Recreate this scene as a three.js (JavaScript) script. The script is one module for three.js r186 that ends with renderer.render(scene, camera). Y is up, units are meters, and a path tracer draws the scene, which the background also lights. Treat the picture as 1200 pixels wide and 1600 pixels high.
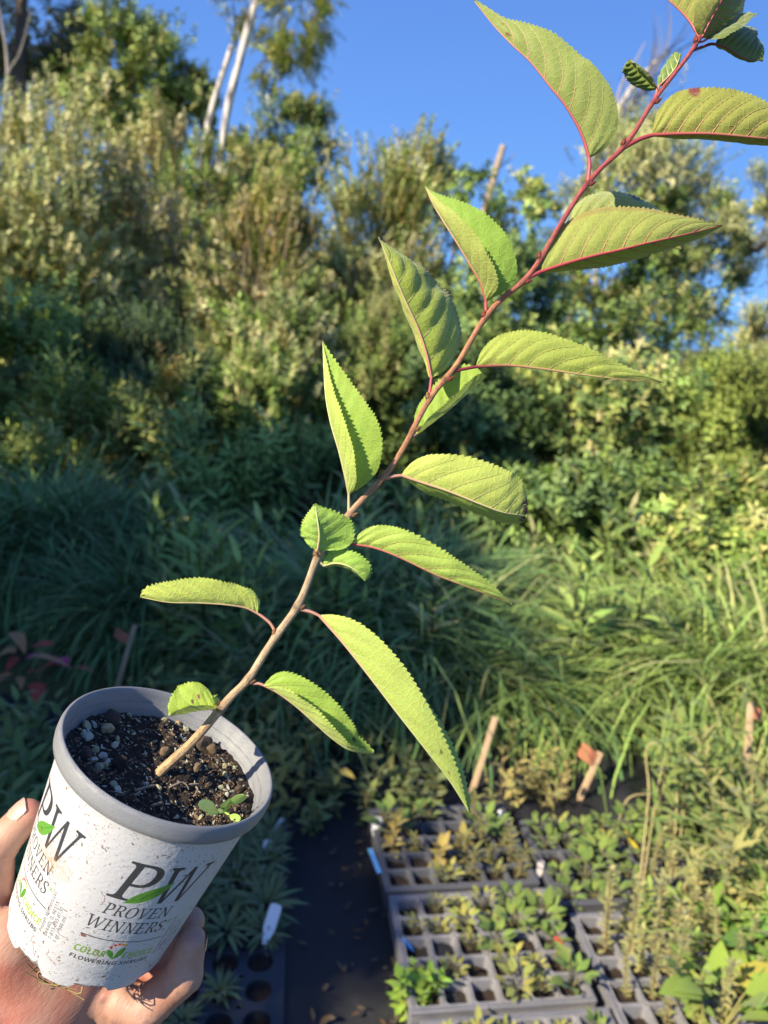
import * as THREE from 'three';
import { mergeGeometries, mergeVertices } from 'three/addons/utils/BufferGeometryUtils.js';
import { MarchingCubes } from 'three/addons/objects/MarchingCubes.js';
import { RoundedBoxGeometry } from 'three/addons/geometries/RoundedBoxGeometry.js';

// ---------------------------------------------------------------- camera, sky, sun, exposure
const V = (x, y, z) => new THREE.Vector3(x, y, z);
const rad = THREE.MathUtils.degToRad, lerp = THREE.MathUtils.lerp, clamp = THREE.MathUtils.clamp, sstep = THREE.MathUtils.smoothstep;
const scene = new THREE.Scene();
const EYE = V(0, 1.4, 0), FOCAL = 1200;
const camera = new THREE.PerspectiveCamera(2 * THREE.MathUtils.radToDeg(Math.atan(800 / FOCAL)), 0.75, 0.02, 400);
camera.position.copy(EYE);
camera.rotation.order = 'YXZ';
camera.rotation.set(rad(-13.3), 0, rad(3));
camera.focus = 0.4;
camera.userData.fStop = 9.5;
camera.updateMatrixWorld(true);

const SUN = V(-0.655, 0.643, 0.405).normalize();
const sun = new THREE.DirectionalLight(new THREE.Color().setRGB(1, 0.87, 0.66), 5);
sun.position.copy(SUN).multiplyScalar(30);
sun.target.position.set(0, 0, -3);
sun.castShadow = true;
sun.shadow.radius = 1.2;
sun.shadow.mapSize.set(4096, 4096);
Object.assign(sun.shadow.camera, { left: -12, right: 12, top: 12, bottom: -12, near: 1, far: 70 });
scene.add(sun, sun.target);
{
  const W = 256, H = 128, data = new Float32Array(W * H * 4);
  for (let j = 0; j < H; j++) for (let i = 0; i < W; i++) {
    const up = ((j + 0.5) / H - 0.5) * Math.PI, y = Math.sin(up), r = ((i + 0.5) / W - 0.5) * 2 * Math.PI;
    const c = Math.max(0, Math.cos(r) * Math.cos(up) * SUN.x + y * SUN.y + Math.sin(r) * Math.cos(up) * SUN.z);
    const h = Math.pow(1 - clamp(y, 0, 1), 3.2), glow = 0.35 * Math.pow(c, 8) + 0.9 * Math.pow(c, 60);
    const k = y < 0 ? Math.max(0.35, 1 + y * 3) : 1;
    data.set([(lerp(0.05, 0.165, h) + glow) * k, (lerp(0.125, 0.375, h) + glow * 0.95) * k, (lerp(0.41, 0.76, h) + glow * 0.8) * k, 1], (j * W + i) * 4);
  }
  const sky = new THREE.DataTexture(data, W, H, THREE.RGBAFormat, THREE.FloatType);
  sky.mapping = THREE.EquirectangularReflectionMapping;
  sky.magFilter = sky.minFilter = THREE.LinearFilter;
  sky.needsUpdate = true;
  scene.background = sky;
  scene.environment = sky;
}
const renderer = new THREE.WebGLRenderer({ antialias: true });
renderer.toneMapping = THREE.LinearToneMapping;
renderer.toneMappingExposure = 1.7;
renderer.shadowMap.enabled = true;

// ---------------------------------------------------------------- helpers
function rng(seed) { let s = seed | 0; return () => { s = (s + 0x6d2b79f5) | 0; let t = Math.imul(s ^ (s >>> 15), 1 | s); t = (t + Math.imul(t ^ (t >>> 7), 61 | t)) ^ t; return ((t ^ (t >>> 14)) >>> 0) / 4294967296; }; }
const hash = (x, y, z) => { let h = Math.imul(x | 0, 374761393) ^ Math.imul(y | 0, 668265263) ^ Math.imul(z | 0, 2147483647 ^ 0x5bd1e995); h = Math.imul(h ^ (h >>> 13), 1274126177); return ((h ^ (h >>> 16)) >>> 0) / 4294967296; };
function noise(x, y, z) {
  const ix = Math.floor(x), iy = Math.floor(y), iz = Math.floor(z), f = (t) => t * t * (3 - 2 * t), u = f(x - ix), v = f(y - iy), w = f(z - iz);
  const e = (k) => lerp(lerp(hash(ix, iy, iz + k), hash(ix + 1, iy, iz + k), u), lerp(hash(ix, iy + 1, iz + k), hash(ix + 1, iy + 1, iz + k), u), v);
  return lerp(e(0), e(1), w);
}
const fbm = (x, y, z) => noise(x, y, z) * 0.55 + noise(x * 2.1, y * 2.1, z * 2.1) * 0.28 + noise(x * 4.3, y * 4.3, z * 4.3) * 0.17;
const camQ = camera.quaternion.clone(), camQi = camQ.clone().invert();
const ray = (px, py) => V((px - 600) / FOCAL, -(py - 800) / FOCAL, -1).applyQuaternion(camQ);
const P = (px, py, d) => ray(px, py).multiplyScalar(d).add(EYE);                       // the place that the photograph shows at (px, py), d metres away
const G = (px, py, y = 0) => { const r = ray(px, py); return r.multiplyScalar((y - EYE.y) / r.y).add(EYE); };   // the same on a level plane
const depthOf = (p) => -p.clone().sub(EYE).applyQuaternion(camQi).z;
const used = new Map();
function numbered(name) { const n = used.get(name) ?? 0; used.set(name, n + 1); return n ? `${name}_${String(n).padStart(3, '0')}` : name; }
function tag(o, label, category, group, kind) {
  if (label) o.userData.label = label;
  if (category) o.userData.category = category;
  if (group) o.userData.group = group;
  if (kind) o.userData.kind = kind;
  return o;
}
function add(o, parent, name) {
  o.name = parent === scene ? numbered(name) : name;
  o.castShadow = o.receiveShadow = true;
  parent.add(o);
  return o;
}
const mesh = (name, geo, m, parent = scene) => add(new THREE.Mesh(geo, m), parent, name);
function thing(name, label, category, pos = V(0, 0, 0), group) {
  const g = new THREE.Group();
  g.position.copy(pos);
  add(g, scene, name);
  return tag(g, label, category, group);
}
const lin = (r, g, b) => new THREE.Color().setRGB(r, g, b);
const std = (c, roughness = 0.8, o = {}) => new THREE.MeshStandardMaterial({ color: c, roughness, ...o });
const leafy = (o = {}) => new THREE.MeshPhysicalMaterial({ color: 0xffffff, roughness: 1, transmission: 0.38, thickness: 0, ior: 1.4, side: THREE.DoubleSide, vertexColors: true, ...o });
function paint(geo, f) {                                                                 // vertex colours, linear
  const p = geo.attributes.position, c = new Float32Array(p.count * 3);
  for (let i = 0; i < p.count; i++) { const [r, g, b] = f(p.getX(i), p.getY(i), p.getZ(i), i); c[i * 3] = r; c[i * 3 + 1] = g; c[i * 3 + 2] = b; }
  geo.setAttribute('color', new THREE.BufferAttribute(c, 3));
  return geo;
}
const tint = (geo, r, g, b) => paint(geo, () => [r, g, b]);
function geoOf(pos, idx, uv, col) {
  const g = new THREE.BufferGeometry();
  g.setAttribute('position', new THREE.Float32BufferAttribute(pos, 3));
  if (uv) g.setAttribute('uv', new THREE.Float32BufferAttribute(uv, 2));
  if (col) g.setAttribute('color', new THREE.Float32BufferAttribute(col, 3));
  g.setIndex(idx);
  g.computeVertexNormals();
  return g;
}
function spline(pts) {                                                                    // Catmull-Rom through points given as arrays or vectors
  const c = new THREE.CatmullRomCurve3(pts, false, 'centripetal');
  return (t) => c.getPoint(clamp(t, 0, 1));
}
function tube(pts, radii, sides = 8, color, capped = true) {                              // tapered tube; colour is a function of (share of length)
  const n = pts.length, pos = [], idx = [], uv = [], col = [];
  let ref = V(0.31, 0.77, 0.55).normalize(), len = 0;
  for (let i = 0; i < n; i++) {
    const t = pts[Math.min(i + 1, n - 1)].clone().sub(pts[Math.max(i - 1, 0)]).normalize();
    ref = ref.sub(t.clone().multiplyScalar(ref.dot(t))).normalize();
    const b = t.clone().cross(ref);
    if (i) len += pts[i].distanceTo(pts[i - 1]);
    for (let k = 0; k <= sides; k++) {
      const a = (k / sides) * Math.PI * 2, r = radii[i], c = Math.cos(a) * r, s = Math.sin(a) * r;
      pos.push(pts[i].x + ref.x * c + b.x * s, pts[i].y + ref.y * c + b.y * s, pts[i].z + ref.z * c + b.z * s);
      uv.push((k / sides) * 2 * Math.PI * r, len);
      if (color) { const q = color(i / (n - 1), a); col.push(...q); }
    }
  }
  for (let i = 0; i < n - 1; i++) for (let k = 0; k < sides; k++) {
    const a = i * (sides + 1) + k, b = a + sides + 1;
    idx.push(a, a + 1, b, b, a + 1, b + 1);
  }
  if (capped) for (const i of [0, n - 1]) {
    const c = pos.length / 3;
    pos.push(pts[i].x, pts[i].y, pts[i].z); uv.push(0, 0);
    if (color) col.push(...color(i / (n - 1), 0));
    for (let k = 0; k < sides; k++) { const a = i * (sides + 1) + k; i ? idx.push(a, a + 1, c) : idx.push(a + 1, a, c); }
  }
  return geoOf(pos, idx, uv, color ? col : null);
}
const smoothTube = (ctrl, r0, r1, sides = 6, n = 14, color) => {
  const s = spline(ctrl), pts = [], rr = [];
  for (let i = 0; i <= n; i++) { pts.push(s(i / n)); rr.push(lerp(r0, r1, i / n)); }
  return tube(pts, rr, sides, color);
};
function canvasTex(w, h, draw, srgb = true) {
  const c = document.createElement('canvas'); c.width = w; c.height = h;
  draw(c.getContext('2d'), w, h);
  const t = new THREE.CanvasTexture(c);
  if (srgb) t.colorSpace = THREE.SRGBColorSpace;
  t.wrapS = t.wrapT = THREE.RepeatWrapping;
  t.magFilter = THREE.LinearFilter;
  return t;
}
function dataTex(n, f, srgb = false) {
  const d = new Uint8Array(n * n * 4);
  for (let y = 0; y < n; y++) for (let x = 0; x < n; x++) { const v = f(x / n, y / n); const [r, g, b] = Array.isArray(v) ? v : [v, v, v]; d.set([r * 255, g * 255, b * 255, 255], (y * n + x) * 4); }
  const t = new THREE.DataTexture(d, n, n);
  if (srgb) t.colorSpace = THREE.SRGBColorSpace;
  t.wrapS = t.wrapT = THREE.RepeatWrapping;
  t.magFilter = THREE.LinearFilter; t.minFilter = THREE.LinearFilter; t.needsUpdate = true;
  return t;
}
const tileNoise = (u, v, k, z) => {                                                       // noise that repeats after one unit
  const a = fbm(u * k, v * k, z), b = fbm((u - 1) * k, v * k, z), c = fbm(u * k, (v - 1) * k, z), d = fbm((u - 1) * k, (v - 1) * k, z);
  return lerp(lerp(a, b, u), lerp(c, d, u), v);
};
const scaled = (t, sx, sy = sx) => { const c = t.clone(); c.repeat.set(sx, sy); c.needsUpdate = true; return c; };
const grain = dataTex(256, (u, v) => tileNoise(u, v, 24, 3));

// ---------------------------------------------------------------- ground
const bank = (x, z) => 2.3 * sstep(-z, 6.4, 15) * (1 + 0.5 * sstep(-x, -2, 6)) * (1 - 0.8 * sstep(x, 0.5, 5)) + 0.12 * (fbm(x * 0.7 + 9, 1, z * 0.7) - 0.5) * sstep(-z, 2.6, 3.6);
{
  const pos = [], idx = [], uv = [], xs = [], zs = [];
  for (let i = 0; i <= 90; i++) xs.push(i < 10 ? -220 + i * 20 : i > 80 ? 20 + (i - 80) * 20 : -20 + (i - 10) * (40 / 70));
  for (let j = 0; j <= 90; j++) zs.push(j < 10 ? 120 - j * 11.5 : j > 80 ? -25 - (j - 80) * 20 : 5 - (j - 10) * (30 / 70));
  for (const z of zs) for (const x of xs) { pos.push(x, bank(x, z), z); uv.push(x, z); }
  const n = xs.length;
  for (let j = 0; j < zs.length - 1; j++) for (let i = 0; i < n - 1; i++) { const a = j * n + i; idx.push(a, a + 1, a + n, a + 1, a + n + 1, a + n); }
  const tex = dataTex(512, (u, v) => { const a = tileNoise(u, v, 9, 1), b = tileNoise(u, v, 60, 2); return [0.17 + 0.14 * a + 0.12 * b, 0.19 + 0.17 * a + 0.08 * b, 0.10 + 0.06 * a + 0.06 * b]; }, true);
  tag(mesh('ground', geoOf(pos, idx, uv), std(0xffffff, 1, { map: scaled(tex, 0.6), bumpMap: scaled(grain, 2), bumpScale: 0.03 })), 'dark mossy soil under the grass and shrubs', 'ground', null, 'structure');
}
{ // woven weed mat with soft creases
  const pos = [], idx = [], uv = [], nx = 120, nz = 90, x0 = -2.9, x1 = 1.35, z0 = -0.3, z1 = -2.55;
  for (let j = 0; j <= nz; j++) for (let i = 0; i <= nx; i++) {
    const x = lerp(x0, x1, i / nx), z = lerp(z0, z1, j / nz);
    const a = x - 0.16 * z + 0.05 * Math.sin(z * 3.1), crease = Math.pow(Math.abs(Math.sin(a * 9 + 2.2 * fbm(x * 2, 0, z * 1.3))), 8) * 0.034 * fbm(x * 3, 4, z * 2) * 2;
    pos.push(x, 0.008 + crease + 0.012 * fbm(x * 3, 2, z * 3), z); uv.push(x, z);
  }
  for (let j = 0; j < nz; j++) for (let i = 0; i < nx; i++) { const a = j * (nx + 1) + i; idx.push(a, a + 1, a + nx + 1, a + 1, a + nx + 2, a + nx + 1); }
  const weave = dataTex(256, (u, v) => { const w = 0.5 + 0.25 * Math.sin(u * Math.PI * 2 * 32) + 0.25 * Math.sin(v * Math.PI * 2 * 32); return w; });
  const dust = dataTex(512, (u, v) => { const d = Math.pow(tileNoise(u, v, 6, 5), 2) * 0.07 + 0.06 * Math.pow(tileNoise(u, v, 90, 6), 3); return [0.11 + d * 1.1, 0.115 + d, 0.13 + d * 0.85]; }, true);
  tag(mesh('ground_fabric', geoOf(pos, idx, uv), std(0xffffff, 0.46, { map: scaled(dust, 0.8), bumpMap: scaled(weave, 14), bumpScale: 0.0012 })), 'black woven weed mat lying creased under the trays', 'weed mat', null, 'structure');
}

// ---------------------------------------------------------------- foliage kit
function leafTris(out, base, dir, side, len, wid, fold, droop, col) {                     // one small leaf: eight triangles, folded along its rib and drooping
  const up = side.clone().cross(dir).normalize(), n0 = out.pos.length / 3;
  const at = (t, s, k) => base.clone().addScaledVector(dir, len * t).addScaledVector(side, wid * s).addScaledVector(up, fold * wid * Math.abs(s) - droop * len * t * t + k);
  for (const [t, s] of [[0, 0], [0.3, 0.48], [0.36, 0], [0.3, -0.48], [0.68, 0.34], [0.7, 0], [0.68, -0.34], [1, 0]]) { const p = at(t, s, 0); out.pos.push(p.x, p.y, p.z); out.col.push(...col); }
  for (const f of [0, 1, 2, 0, 2, 3, 1, 4, 5, 1, 5, 2, 2, 5, 6, 2, 6, 3, 4, 7, 5, 5, 7, 6]) out.idx.push(n0 + f);
}
const dirOf = (r) => { const a = r() * Math.PI * 2, z = r() * 2 - 1, q = Math.sqrt(1 - z * z); return V(Math.cos(a) * q, z, Math.sin(a) * q); };
function twig({ n = 9, len = 0.16, leaf = 0.06, wid = 0.02, angle = 0.9, fold = 0.3, droop = 0.15, whorl = false, stem = [0.12, 0.09, 0.05], seed = 1, jitter = 0.25, top = true }) {
  const r = rng(seed), out = { pos: [], col: [], idx: [] };
  for (let i = 0; i < n; i++) {
    const t = (i + 0.6) / n, a = whorl ? (i % 2) * Math.PI + Math.floor(i / 2) * 1.57 : i * 2.4 + r(), lean = angle * (top ? 1.15 - 0.75 * t : 1) + (r() - 0.5) * jitter;
    const d = V(Math.cos(a) * Math.sin(lean), Math.cos(lean), Math.sin(a) * Math.sin(lean)), s = V(-Math.sin(a), 0, Math.cos(a)).applyAxisAngle(d, (r() - 0.5) * 1.1);
    const c = 0.8 + 0.4 * r(), sz = (0.75 + 0.5 * r()) * (1 - 0.35 * t * t);
    leafTris(out, V(0, len * t, 0), d, s, leaf * sz, wid * sz, fold, droop, [c, c * (0.95 + 0.1 * r()), c * (0.9 + 0.2 * r())]);
  }
  const g = geoOf(out.pos, out.idx, null, out.col);
  const st = tint(tube([V(0, -len * 0.35, 0), V(0, len * 0.5, 0), V(0, len, 0)], [len * 0.016, len * 0.012, len * 0.004], 3, null, false), ...stem);
  st.deleteAttribute('uv');
  return mergeGeometries([g, st]);
}
const TWIG = {
  willow: [1, 2, 3].map((s) => twig({ n: 13, len: 0.22, leaf: 0.085, wid: 0.031, angle: 0.95, seed: s, stem: [1.2, 0.85, 0.55] })),
  broad: [4, 5, 6].map((s) => twig({ n: 9, len: 0.15, leaf: 0.075, wid: 0.04, angle: 1.25, droop: 0.3, seed: s })),
  small: [7, 8, 9].map((s) => twig({ n: 14, len: 0.17, leaf: 0.042, wid: 0.021, angle: 1.1, seed: s })),
  birch: [10, 11].map((s) => twig({ n: 14, len: 0.26, leaf: 0.06, wid: 0.042, angle: 1.6, droop: 0.1, seed: s, stem: [0.6, 0.4, 0.3] })),
  needle: [12, 13].map((s) => twig({ n: 40, len: 0.22, leaf: 0.055, wid: 0.012, angle: 1.0, fold: 0, seed: s })),
  herb: [14, 15].map((s) => twig({ n: 16, len: 0.3, leaf: 0.11, wid: 0.026, angle: 1.1, droop: 0.35, seed: s })),
};
const foliageMat = std(0xffffff, 0.62, { vertexColors: true, side: THREE.DoubleSide });
const grassMat = std(0xffffff, 0.85, { vertexColors: true, side: THREE.DoubleSide });
const barkMat = std(0xffffff, 0.95, { vertexColors: true, bumpMap: scaled(grain, 10), bumpScale: 0.01 });
const straw = std(0xffffff, 0.9, { vertexColors: true });
// leaf sprigs scattered in clumps through a crown; colour of each sprig from a small palette (linear)
const FINE = 0.76;                                                                        // leaf size for all crowns, their number follows
function crown(parent, { kind, n, clumps, size, center, palette, seed, scale = 1, up = 0.5, shell = 0.55, spread = 0.34, name = 'crown', lower = 1 }) {
  const r = rng(seed), list = TWIG[kind], per = Math.ceil((n * FINE ** -1.5) / list.length), spots = [];
  for (let i = 0; i < clumps; i++) {
    const d = dirOf(r), rr = Math.pow(r(), 1 / 3) * (1 - shell) + shell * (0.55 + 0.5 * r());
    if (d.y < 0) d.y *= lower;
    spots.push({ p: V(d.x * rr * size[0], d.y * rr * size[1], d.z * rr * size[2]), d, s: 0.55 + 0.8 * r(), c: 0.72 + 0.5 * r(), h: r() });
  }
  const q = new THREE.Quaternion(), m = new THREE.Matrix4(), Y = V(0, 1, 0), c = new THREE.Color();
  list.forEach((geo, k) => {
    const im = new THREE.InstancedMesh(geo, foliageMat, per);
    for (let i = 0; i < per; i++) {
      const s = spots[Math.floor(r() * spots.length)], g = () => (r() + r() + r() - 1.5) * spread * s.s;
      const p = V(s.p.x + g() * size[0] * 1.2, s.p.y + g() * Math.min(size[1], size[0] * 1.3), s.p.z + g() * size[2] * 1.2).add(center);
      const d = dirOf(r).multiplyScalar(0.8).add(s.d).addScaledVector(Y, up * 2).normalize();
      q.setFromUnitVectors(Y, d).multiply(new THREE.Quaternion().setFromAxisAngle(Y, r() * 6.28));
      const sc = FINE * scale * (0.6 + 0.7 * r());
      im.setMatrixAt(i, m.compose(p, q, V(sc, sc, sc)));
      const a = palette[Math.floor(Math.pow(r() * 0.6 + s.h * 0.4, 1) * palette.length) % palette.length], b = s.c * (0.75 + 0.5 * r());
      im.setColorAt(i, c.setRGB(a[0] * b, a[1] * b, a[2] * b));
    }
    add(im, parent, k ? name : name);
    im.userData.kind = 'stuff';
  });
}
function limbs(parent, base, targets, r0, color, seed, name = 'trunk', lean = V(0, 0, 0)) {   // trunk with limbs that reach into the crown
  const r = rng(seed), parts = [];
  for (const [i, t] of targets.entries()) {
    const a = V(base.x + (r() - 0.5) * r0 * 3, base.y - 0.05, base.z + (r() - 0.5) * r0 * 3), k = r0 * (i ? 0.35 + 0.4 * r() : 1);
    const mid = a.clone().lerp(t, 0.5).add(V((r() - 0.5) * 0.18, 0, (r() - 0.5) * 0.18).multiplyScalar(a.distanceTo(t) * 0.5)).add(lean);
    parts.push(smoothTube([a, a.clone().lerp(mid, 0.5), mid, t], k, k * 0.25, 5, 8, (u, w) => { const c = 0.75 + 0.5 * noise(u * 14, w, i * 3.3 + seed); return color.map((x) => x * c); }));
  }
  return mesh(name, mergeGeometries(parts), barkMat, parent);
}
// a shrub that fills the photograph from px0 to px1 and up to top, standing z metres ahead
function shrub(name, label, px0, px1, top, d, o) {
  const mid = P((px0 + px1) / 2, top, d), gy = bank(mid.x, mid.z), h = mid.y - gy, w = ((px1 - px0) / FOCAL) * d / 2, dz = Math.min(w, o.deep ?? 0.8);
  const low = o.low ?? 0.0, t = thing(name, label, o.cat ?? 'shrub', V(mid.x, gy, mid.z), o.group), r = rng(o.seed * 7 + 1);
  const cy = (h * (1 + low)) / 2, sy = (h * (1 - low)) / 2;
  const tg = [];
  for (let i = 0; i < (o.stems ?? 6); i++) tg.push(V((r() - 0.5) * w * 1.5, cy + (r() - 0.2) * sy * 0.9, (r() - 0.5) * dz * 1.3));
  limbs(t, V(0, 0, 0), tg, o.trunk ?? 0.025, o.bark ?? [0.09, 0.07, 0.05], o.seed, o.stemName ?? 'stem');
  crown(t, { kind: o.kind, n: o.n, clumps: o.clumps ?? 26, size: [w * 0.95, sy * 0.96, dz], center: V(0, cy, 0), palette: o.palette, seed: o.seed, scale: o.scale ?? 1, up: o.up ?? 0.5, shell: o.shell ?? 0.45, spread: o.spread ?? 0.34, name: o.crownName ?? 'foliage', lower: 1 });
  return t;
}
const PAL = {
  sage: [[0.475, 0.515, 0.200], [0.583, 0.605, 0.263], [0.324, 0.381, 0.126], [0.670, 0.650, 0.315], [0.259, 0.336, 0.095]],
  olive: [[0.357, 0.414, 0.100], [0.462, 0.471, 0.150], [0.263, 0.333, 0.080], [0.525, 0.494, 0.200], [0.210, 0.287, 0.060]],
  straw: [[0.494, 0.452, 0.228], [0.570, 0.504, 0.266], [0.380, 0.378, 0.142], [0.342, 0.399, 0.114]],
  mid: [[0.231, 0.358, 0.075], [0.308, 0.437, 0.095], [0.176, 0.280, 0.060], [0.396, 0.493, 0.130]],
  dark: [[0.10, 0.18, 0.05], [0.14, 0.23, 0.065], [0.18, 0.27, 0.075]],
  blue: [[0.11, 0.20, 0.09], [0.14, 0.24, 0.11], [0.20, 0.28, 0.14]],
  lime: [[0.34, 0.44, 0.09], [0.42, 0.50, 0.11], [0.27, 0.37, 0.07], [0.52, 0.52, 0.16]],
  gold: [[0.46, 0.42, 0.10], [0.38, 0.40, 0.10], [0.28, 0.35, 0.08], [0.55, 0.38, 0.12]],
  conifer: [[0.08, 0.13, 0.06], [0.11, 0.16, 0.07], [0.15, 0.17, 0.07]],
};

// ---------------------------------------------------------------- the thicket
shrub('willow_shrub', 'tall pale willow shrub at the left edge of the photo below the conifer', -110, 190, 140, 6.9, { kind: 'willow', n: 2700, palette: PAL.sage, seed: 11, up: 0.6, clumps: 44 });
shrub('willow_shrub', 'pale olive willow shrub below the round green tree', 130, 350, 170, 7.4, { kind: 'willow', n: 2400, palette: [...PAL.sage, ...PAL.straw], seed: 12, up: 0.6, clumps: 40, stems: 16, bark: [0.36, 0.28, 0.18] });
shrub('willow_shrub', 'olive willow shrub behind the foot of the twin birch trunks', 230, 430, 238, 9.2, { kind: 'willow', n: 1900, palette: [...PAL.olive, ...PAL.mid], seed: 30, up: 0.6, clumps: 34 });
shrub('willow_shrub', 'straw tinged willow shrub at the foot of the twin birch trunks', 300, 510, 235, 7.2, { kind: 'willow', n: 2300, palette: [...PAL.olive, ...PAL.straw], seed: 13, up: 0.6, clumps: 36, stems: 20, bark: [0.4, 0.31, 0.2] });
shrub('willow_shrub', 'fine feathery willow shrub under the open sky, left of the dead snag', 490, 700, 252, 8.2, { kind: 'willow', n: 2500, palette: [...PAL.olive, ...PAL.sage], seed: 14, up: 0.8, clumps: 44, scale: 0.9 });
shrub('willow_shrub', 'pale willow shrub just outside the left edge, beside the tall willow shrub', -400, -70, 170, 9.5, { kind: 'willow', n: 1700, palette: [...PAL.sage, ...PAL.olive], seed: 31, up: 0.6, clumps: 36 });
shrub('willow_shrub', 'olive willow shrub farthest outside the left edge', -720, -380, 190, 9.5, { kind: 'willow', n: 1700, palette: PAL.olive, seed: 32, up: 0.6, clumps: 36 });
shrub('leafy_shrub', 'green shrub right of the dead snag, behind the red upper stem', 690, 900, 330, 7.6, { kind: 'broad', n: 2300, palette: [...PAL.mid, ...PAL.dark], seed: 15, clumps: 34 });
shrub('leafy_shrub', 'broad leafy shrub right of the red stem, below the open crowned tree', 850, 1130, 480, 6.6, { kind: 'broad', n: 2600, palette: [...PAL.mid, ...PAL.dark, ...PAL.olive], seed: 16, clumps: 40 });
shrub('leafy_shrub', 'yellow green shrub at the right edge of the photo under the blue gap', 1085, 1330, 530, 5.9, { kind: 'small', n: 3000, palette: PAL.lime, seed: 17, clumps: 36 });
shrub('leafy_shrub', 'sunlit glossy leaved shrub at the right edge just above the grass', 1000, 1310, 765, 3.75, { kind: 'broad', n: 1300, palette: [...PAL.lime, ...PAL.mid], seed: 18, clumps: 34, deep: 0.35, scale: 0.85 });
shrub('leafy_shrub', 'dark low shrub behind the longest right hand leaves, next to the glossy shrub', 770, 1060, 740, 4.1, { kind: 'broad', n: 1500, palette: [...PAL.dark, ...PAL.dark, ...PAL.mid], seed: 19, clumps: 34, deep: 0.4 });
shrub('leafy_shrub', 'dark green shrub at the left edge, lower half of the thicket', -90, 150, 440, 5.9, { kind: 'broad', n: 2100, palette: [...PAL.dark, ...PAL.mid], seed: 20, clumps: 30 });
shrub('leafy_shrub', 'grey green shrub with upright shoots left of centre', 330, 520, 445, 6.3, { kind: 'willow', n: 1700, palette: [...PAL.sage, ...PAL.mid], seed: 21, clumps: 22, up: 0.6 });
shrub('leafy_shrub', 'bluish dark shrub between the left edge and the upright shoots', 130, 350, 500, 6.1, { kind: 'small', n: 2300, palette: [...PAL.blue, ...PAL.dark], seed: 22, clumps: 26 });
shrub('leafy_shrub', 'olive shrub in the middle behind the folded upright leaf', 480, 680, 420, 6.5, { kind: 'small', n: 2500, palette: [...PAL.olive, ...PAL.mid], seed: 23, clumps: 30 });
shrub('leafy_shrub', 'shaded green shrub behind the middle of the stem', 620, 840, 560, 6.2, { kind: 'broad', n: 2000, palette: PAL.dark, seed: 24, clumps: 26 });
shrub('leafy_plant', 'yellow green leafy plant low at the left edge above the black mat', 10, 190, 600, 5.0, { kind: 'herb', n: 260, palette: PAL.lime, seed: 25, clumps: 16, deep: 0.4, cat: 'plant' });
shrub('leafy_plant', 'slim yellow green plant above the arching grass', 195, 300, 590, 5.3, { kind: 'herb', n: 180, palette: [...PAL.lime, ...PAL.gold], seed: 26, clumps: 12, deep: 0.3, cat: 'plant' });
shrub('leafy_plant', 'large leaved green herb where the grass meets the thicket', 270, 420, 690, 5.1, { kind: 'herb', n: 150, palette: PAL.mid, seed: 27, clumps: 12, deep: 0.4, scale: 1.5, cat: 'plant' });
shrub('leafy_plant', 'rounded green herb left of the lowest stem leaves at the thicket foot', 400, 560, 690, 5.3, { kind: 'small', n: 900, palette: [...PAL.mid, ...PAL.dark], seed: 28, clumps: 16, deep: 0.4, cat: 'plant' });
shrub('leafy_plant', 'shadowed herb right of the lower stem at the thicket foot', 590, 800, 720, 5.4, { kind: 'broad', n: 800, palette: PAL.dark, seed: 29, clumps: 16, deep: 0.4, cat: 'plant' });

// ---------------------------------------------------------------- trees behind
function tree(name, label, trunks, crowns, o) {                                           // trunks: lists of [px, py, d] from the ground up
  const b = P(...trunks[0].pts[0]), gy = bank(b.x, b.z), base = V(b.x, gy, b.z), t = thing(name, label, 'tree', base);
  for (const [i, k] of trunks.entries()) {
    const pts = k.pts.map((p) => P(...p).sub(base));
    if (pts[0].y > 0) pts.unshift(V(pts[0].x * 1.15 - pts[1].x * 0.15, -0.1, pts[0].z));
    const s = spline(pts), ps = [], rr = [];
    for (let j = 0; j <= 30; j++) { ps.push(s(j / 30)); rr.push(lerp(k.r0, k.r1, j / 30) * (1 + 0.16 * (noise(j * 0.9, i, o.seed) - 0.5))); }
    mesh(k.name ?? 'trunk', tube(ps, rr, 8, (u, a) => {
      if (!k.birch) { const c = 0.7 + 0.6 * noise(u * 20, a, o.seed); return k.color.map((x) => x * c); }
      const m = noise(u * 60, a * 0.7, o.seed + i * 5), w = noise(u * 9, a * 1.4, o.seed + 3); return m > 0.68 ? [0.07, 0.06, 0.055] : [0.56 + 0.24 * w, 0.52 + 0.23 * w, 0.46 + 0.21 * w];
    }), barkMat, t);
  }
  for (const [i, c] of crowns.entries()) {
    const p = P(...c.at).sub(base), w = (c.w / FOCAL) * c.at[2] / 2, h = (c.h / FOCAL) * c.at[2] / 2, r = rng(o.seed * 13 + i), tg = [];
    for (let j = 0; j < (c.limbs ?? 6); j++) tg.push(p.clone().add(V((r() - 0.5) * w * 1.6, (r() - 0.4) * h * 1.6, (r() - 0.5) * w)));
    limbs(t, p.clone().add(V(0, -h * 0.8, 0)), tg, o.limb ?? 0.03, o.bark ?? [0.1, 0.08, 0.06], o.seed + i, 'limb');
    crown(t, { size: [w, h, Math.min(w, c.deep ?? 1.5)], center: p, seed: o.seed + i * 3, ...c });
  }
  return t;
}
tree('conifer', 'dark conifer in the top left corner of the photo', [{ pts: [[20, 420, 15], [30, 100, 15], [40, -120, 15]], r0: 0.2, r1: 0.06, color: [0.16, 0.13, 0.11] }],
  [{ at: [30, 30, 15], w: 250, h: 220, kind: 'needle', n: 2400, clumps: 40, palette: PAL.conifer, scale: 1.5, up: 0, spread: 0.3 }], { seed: 41 });
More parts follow.
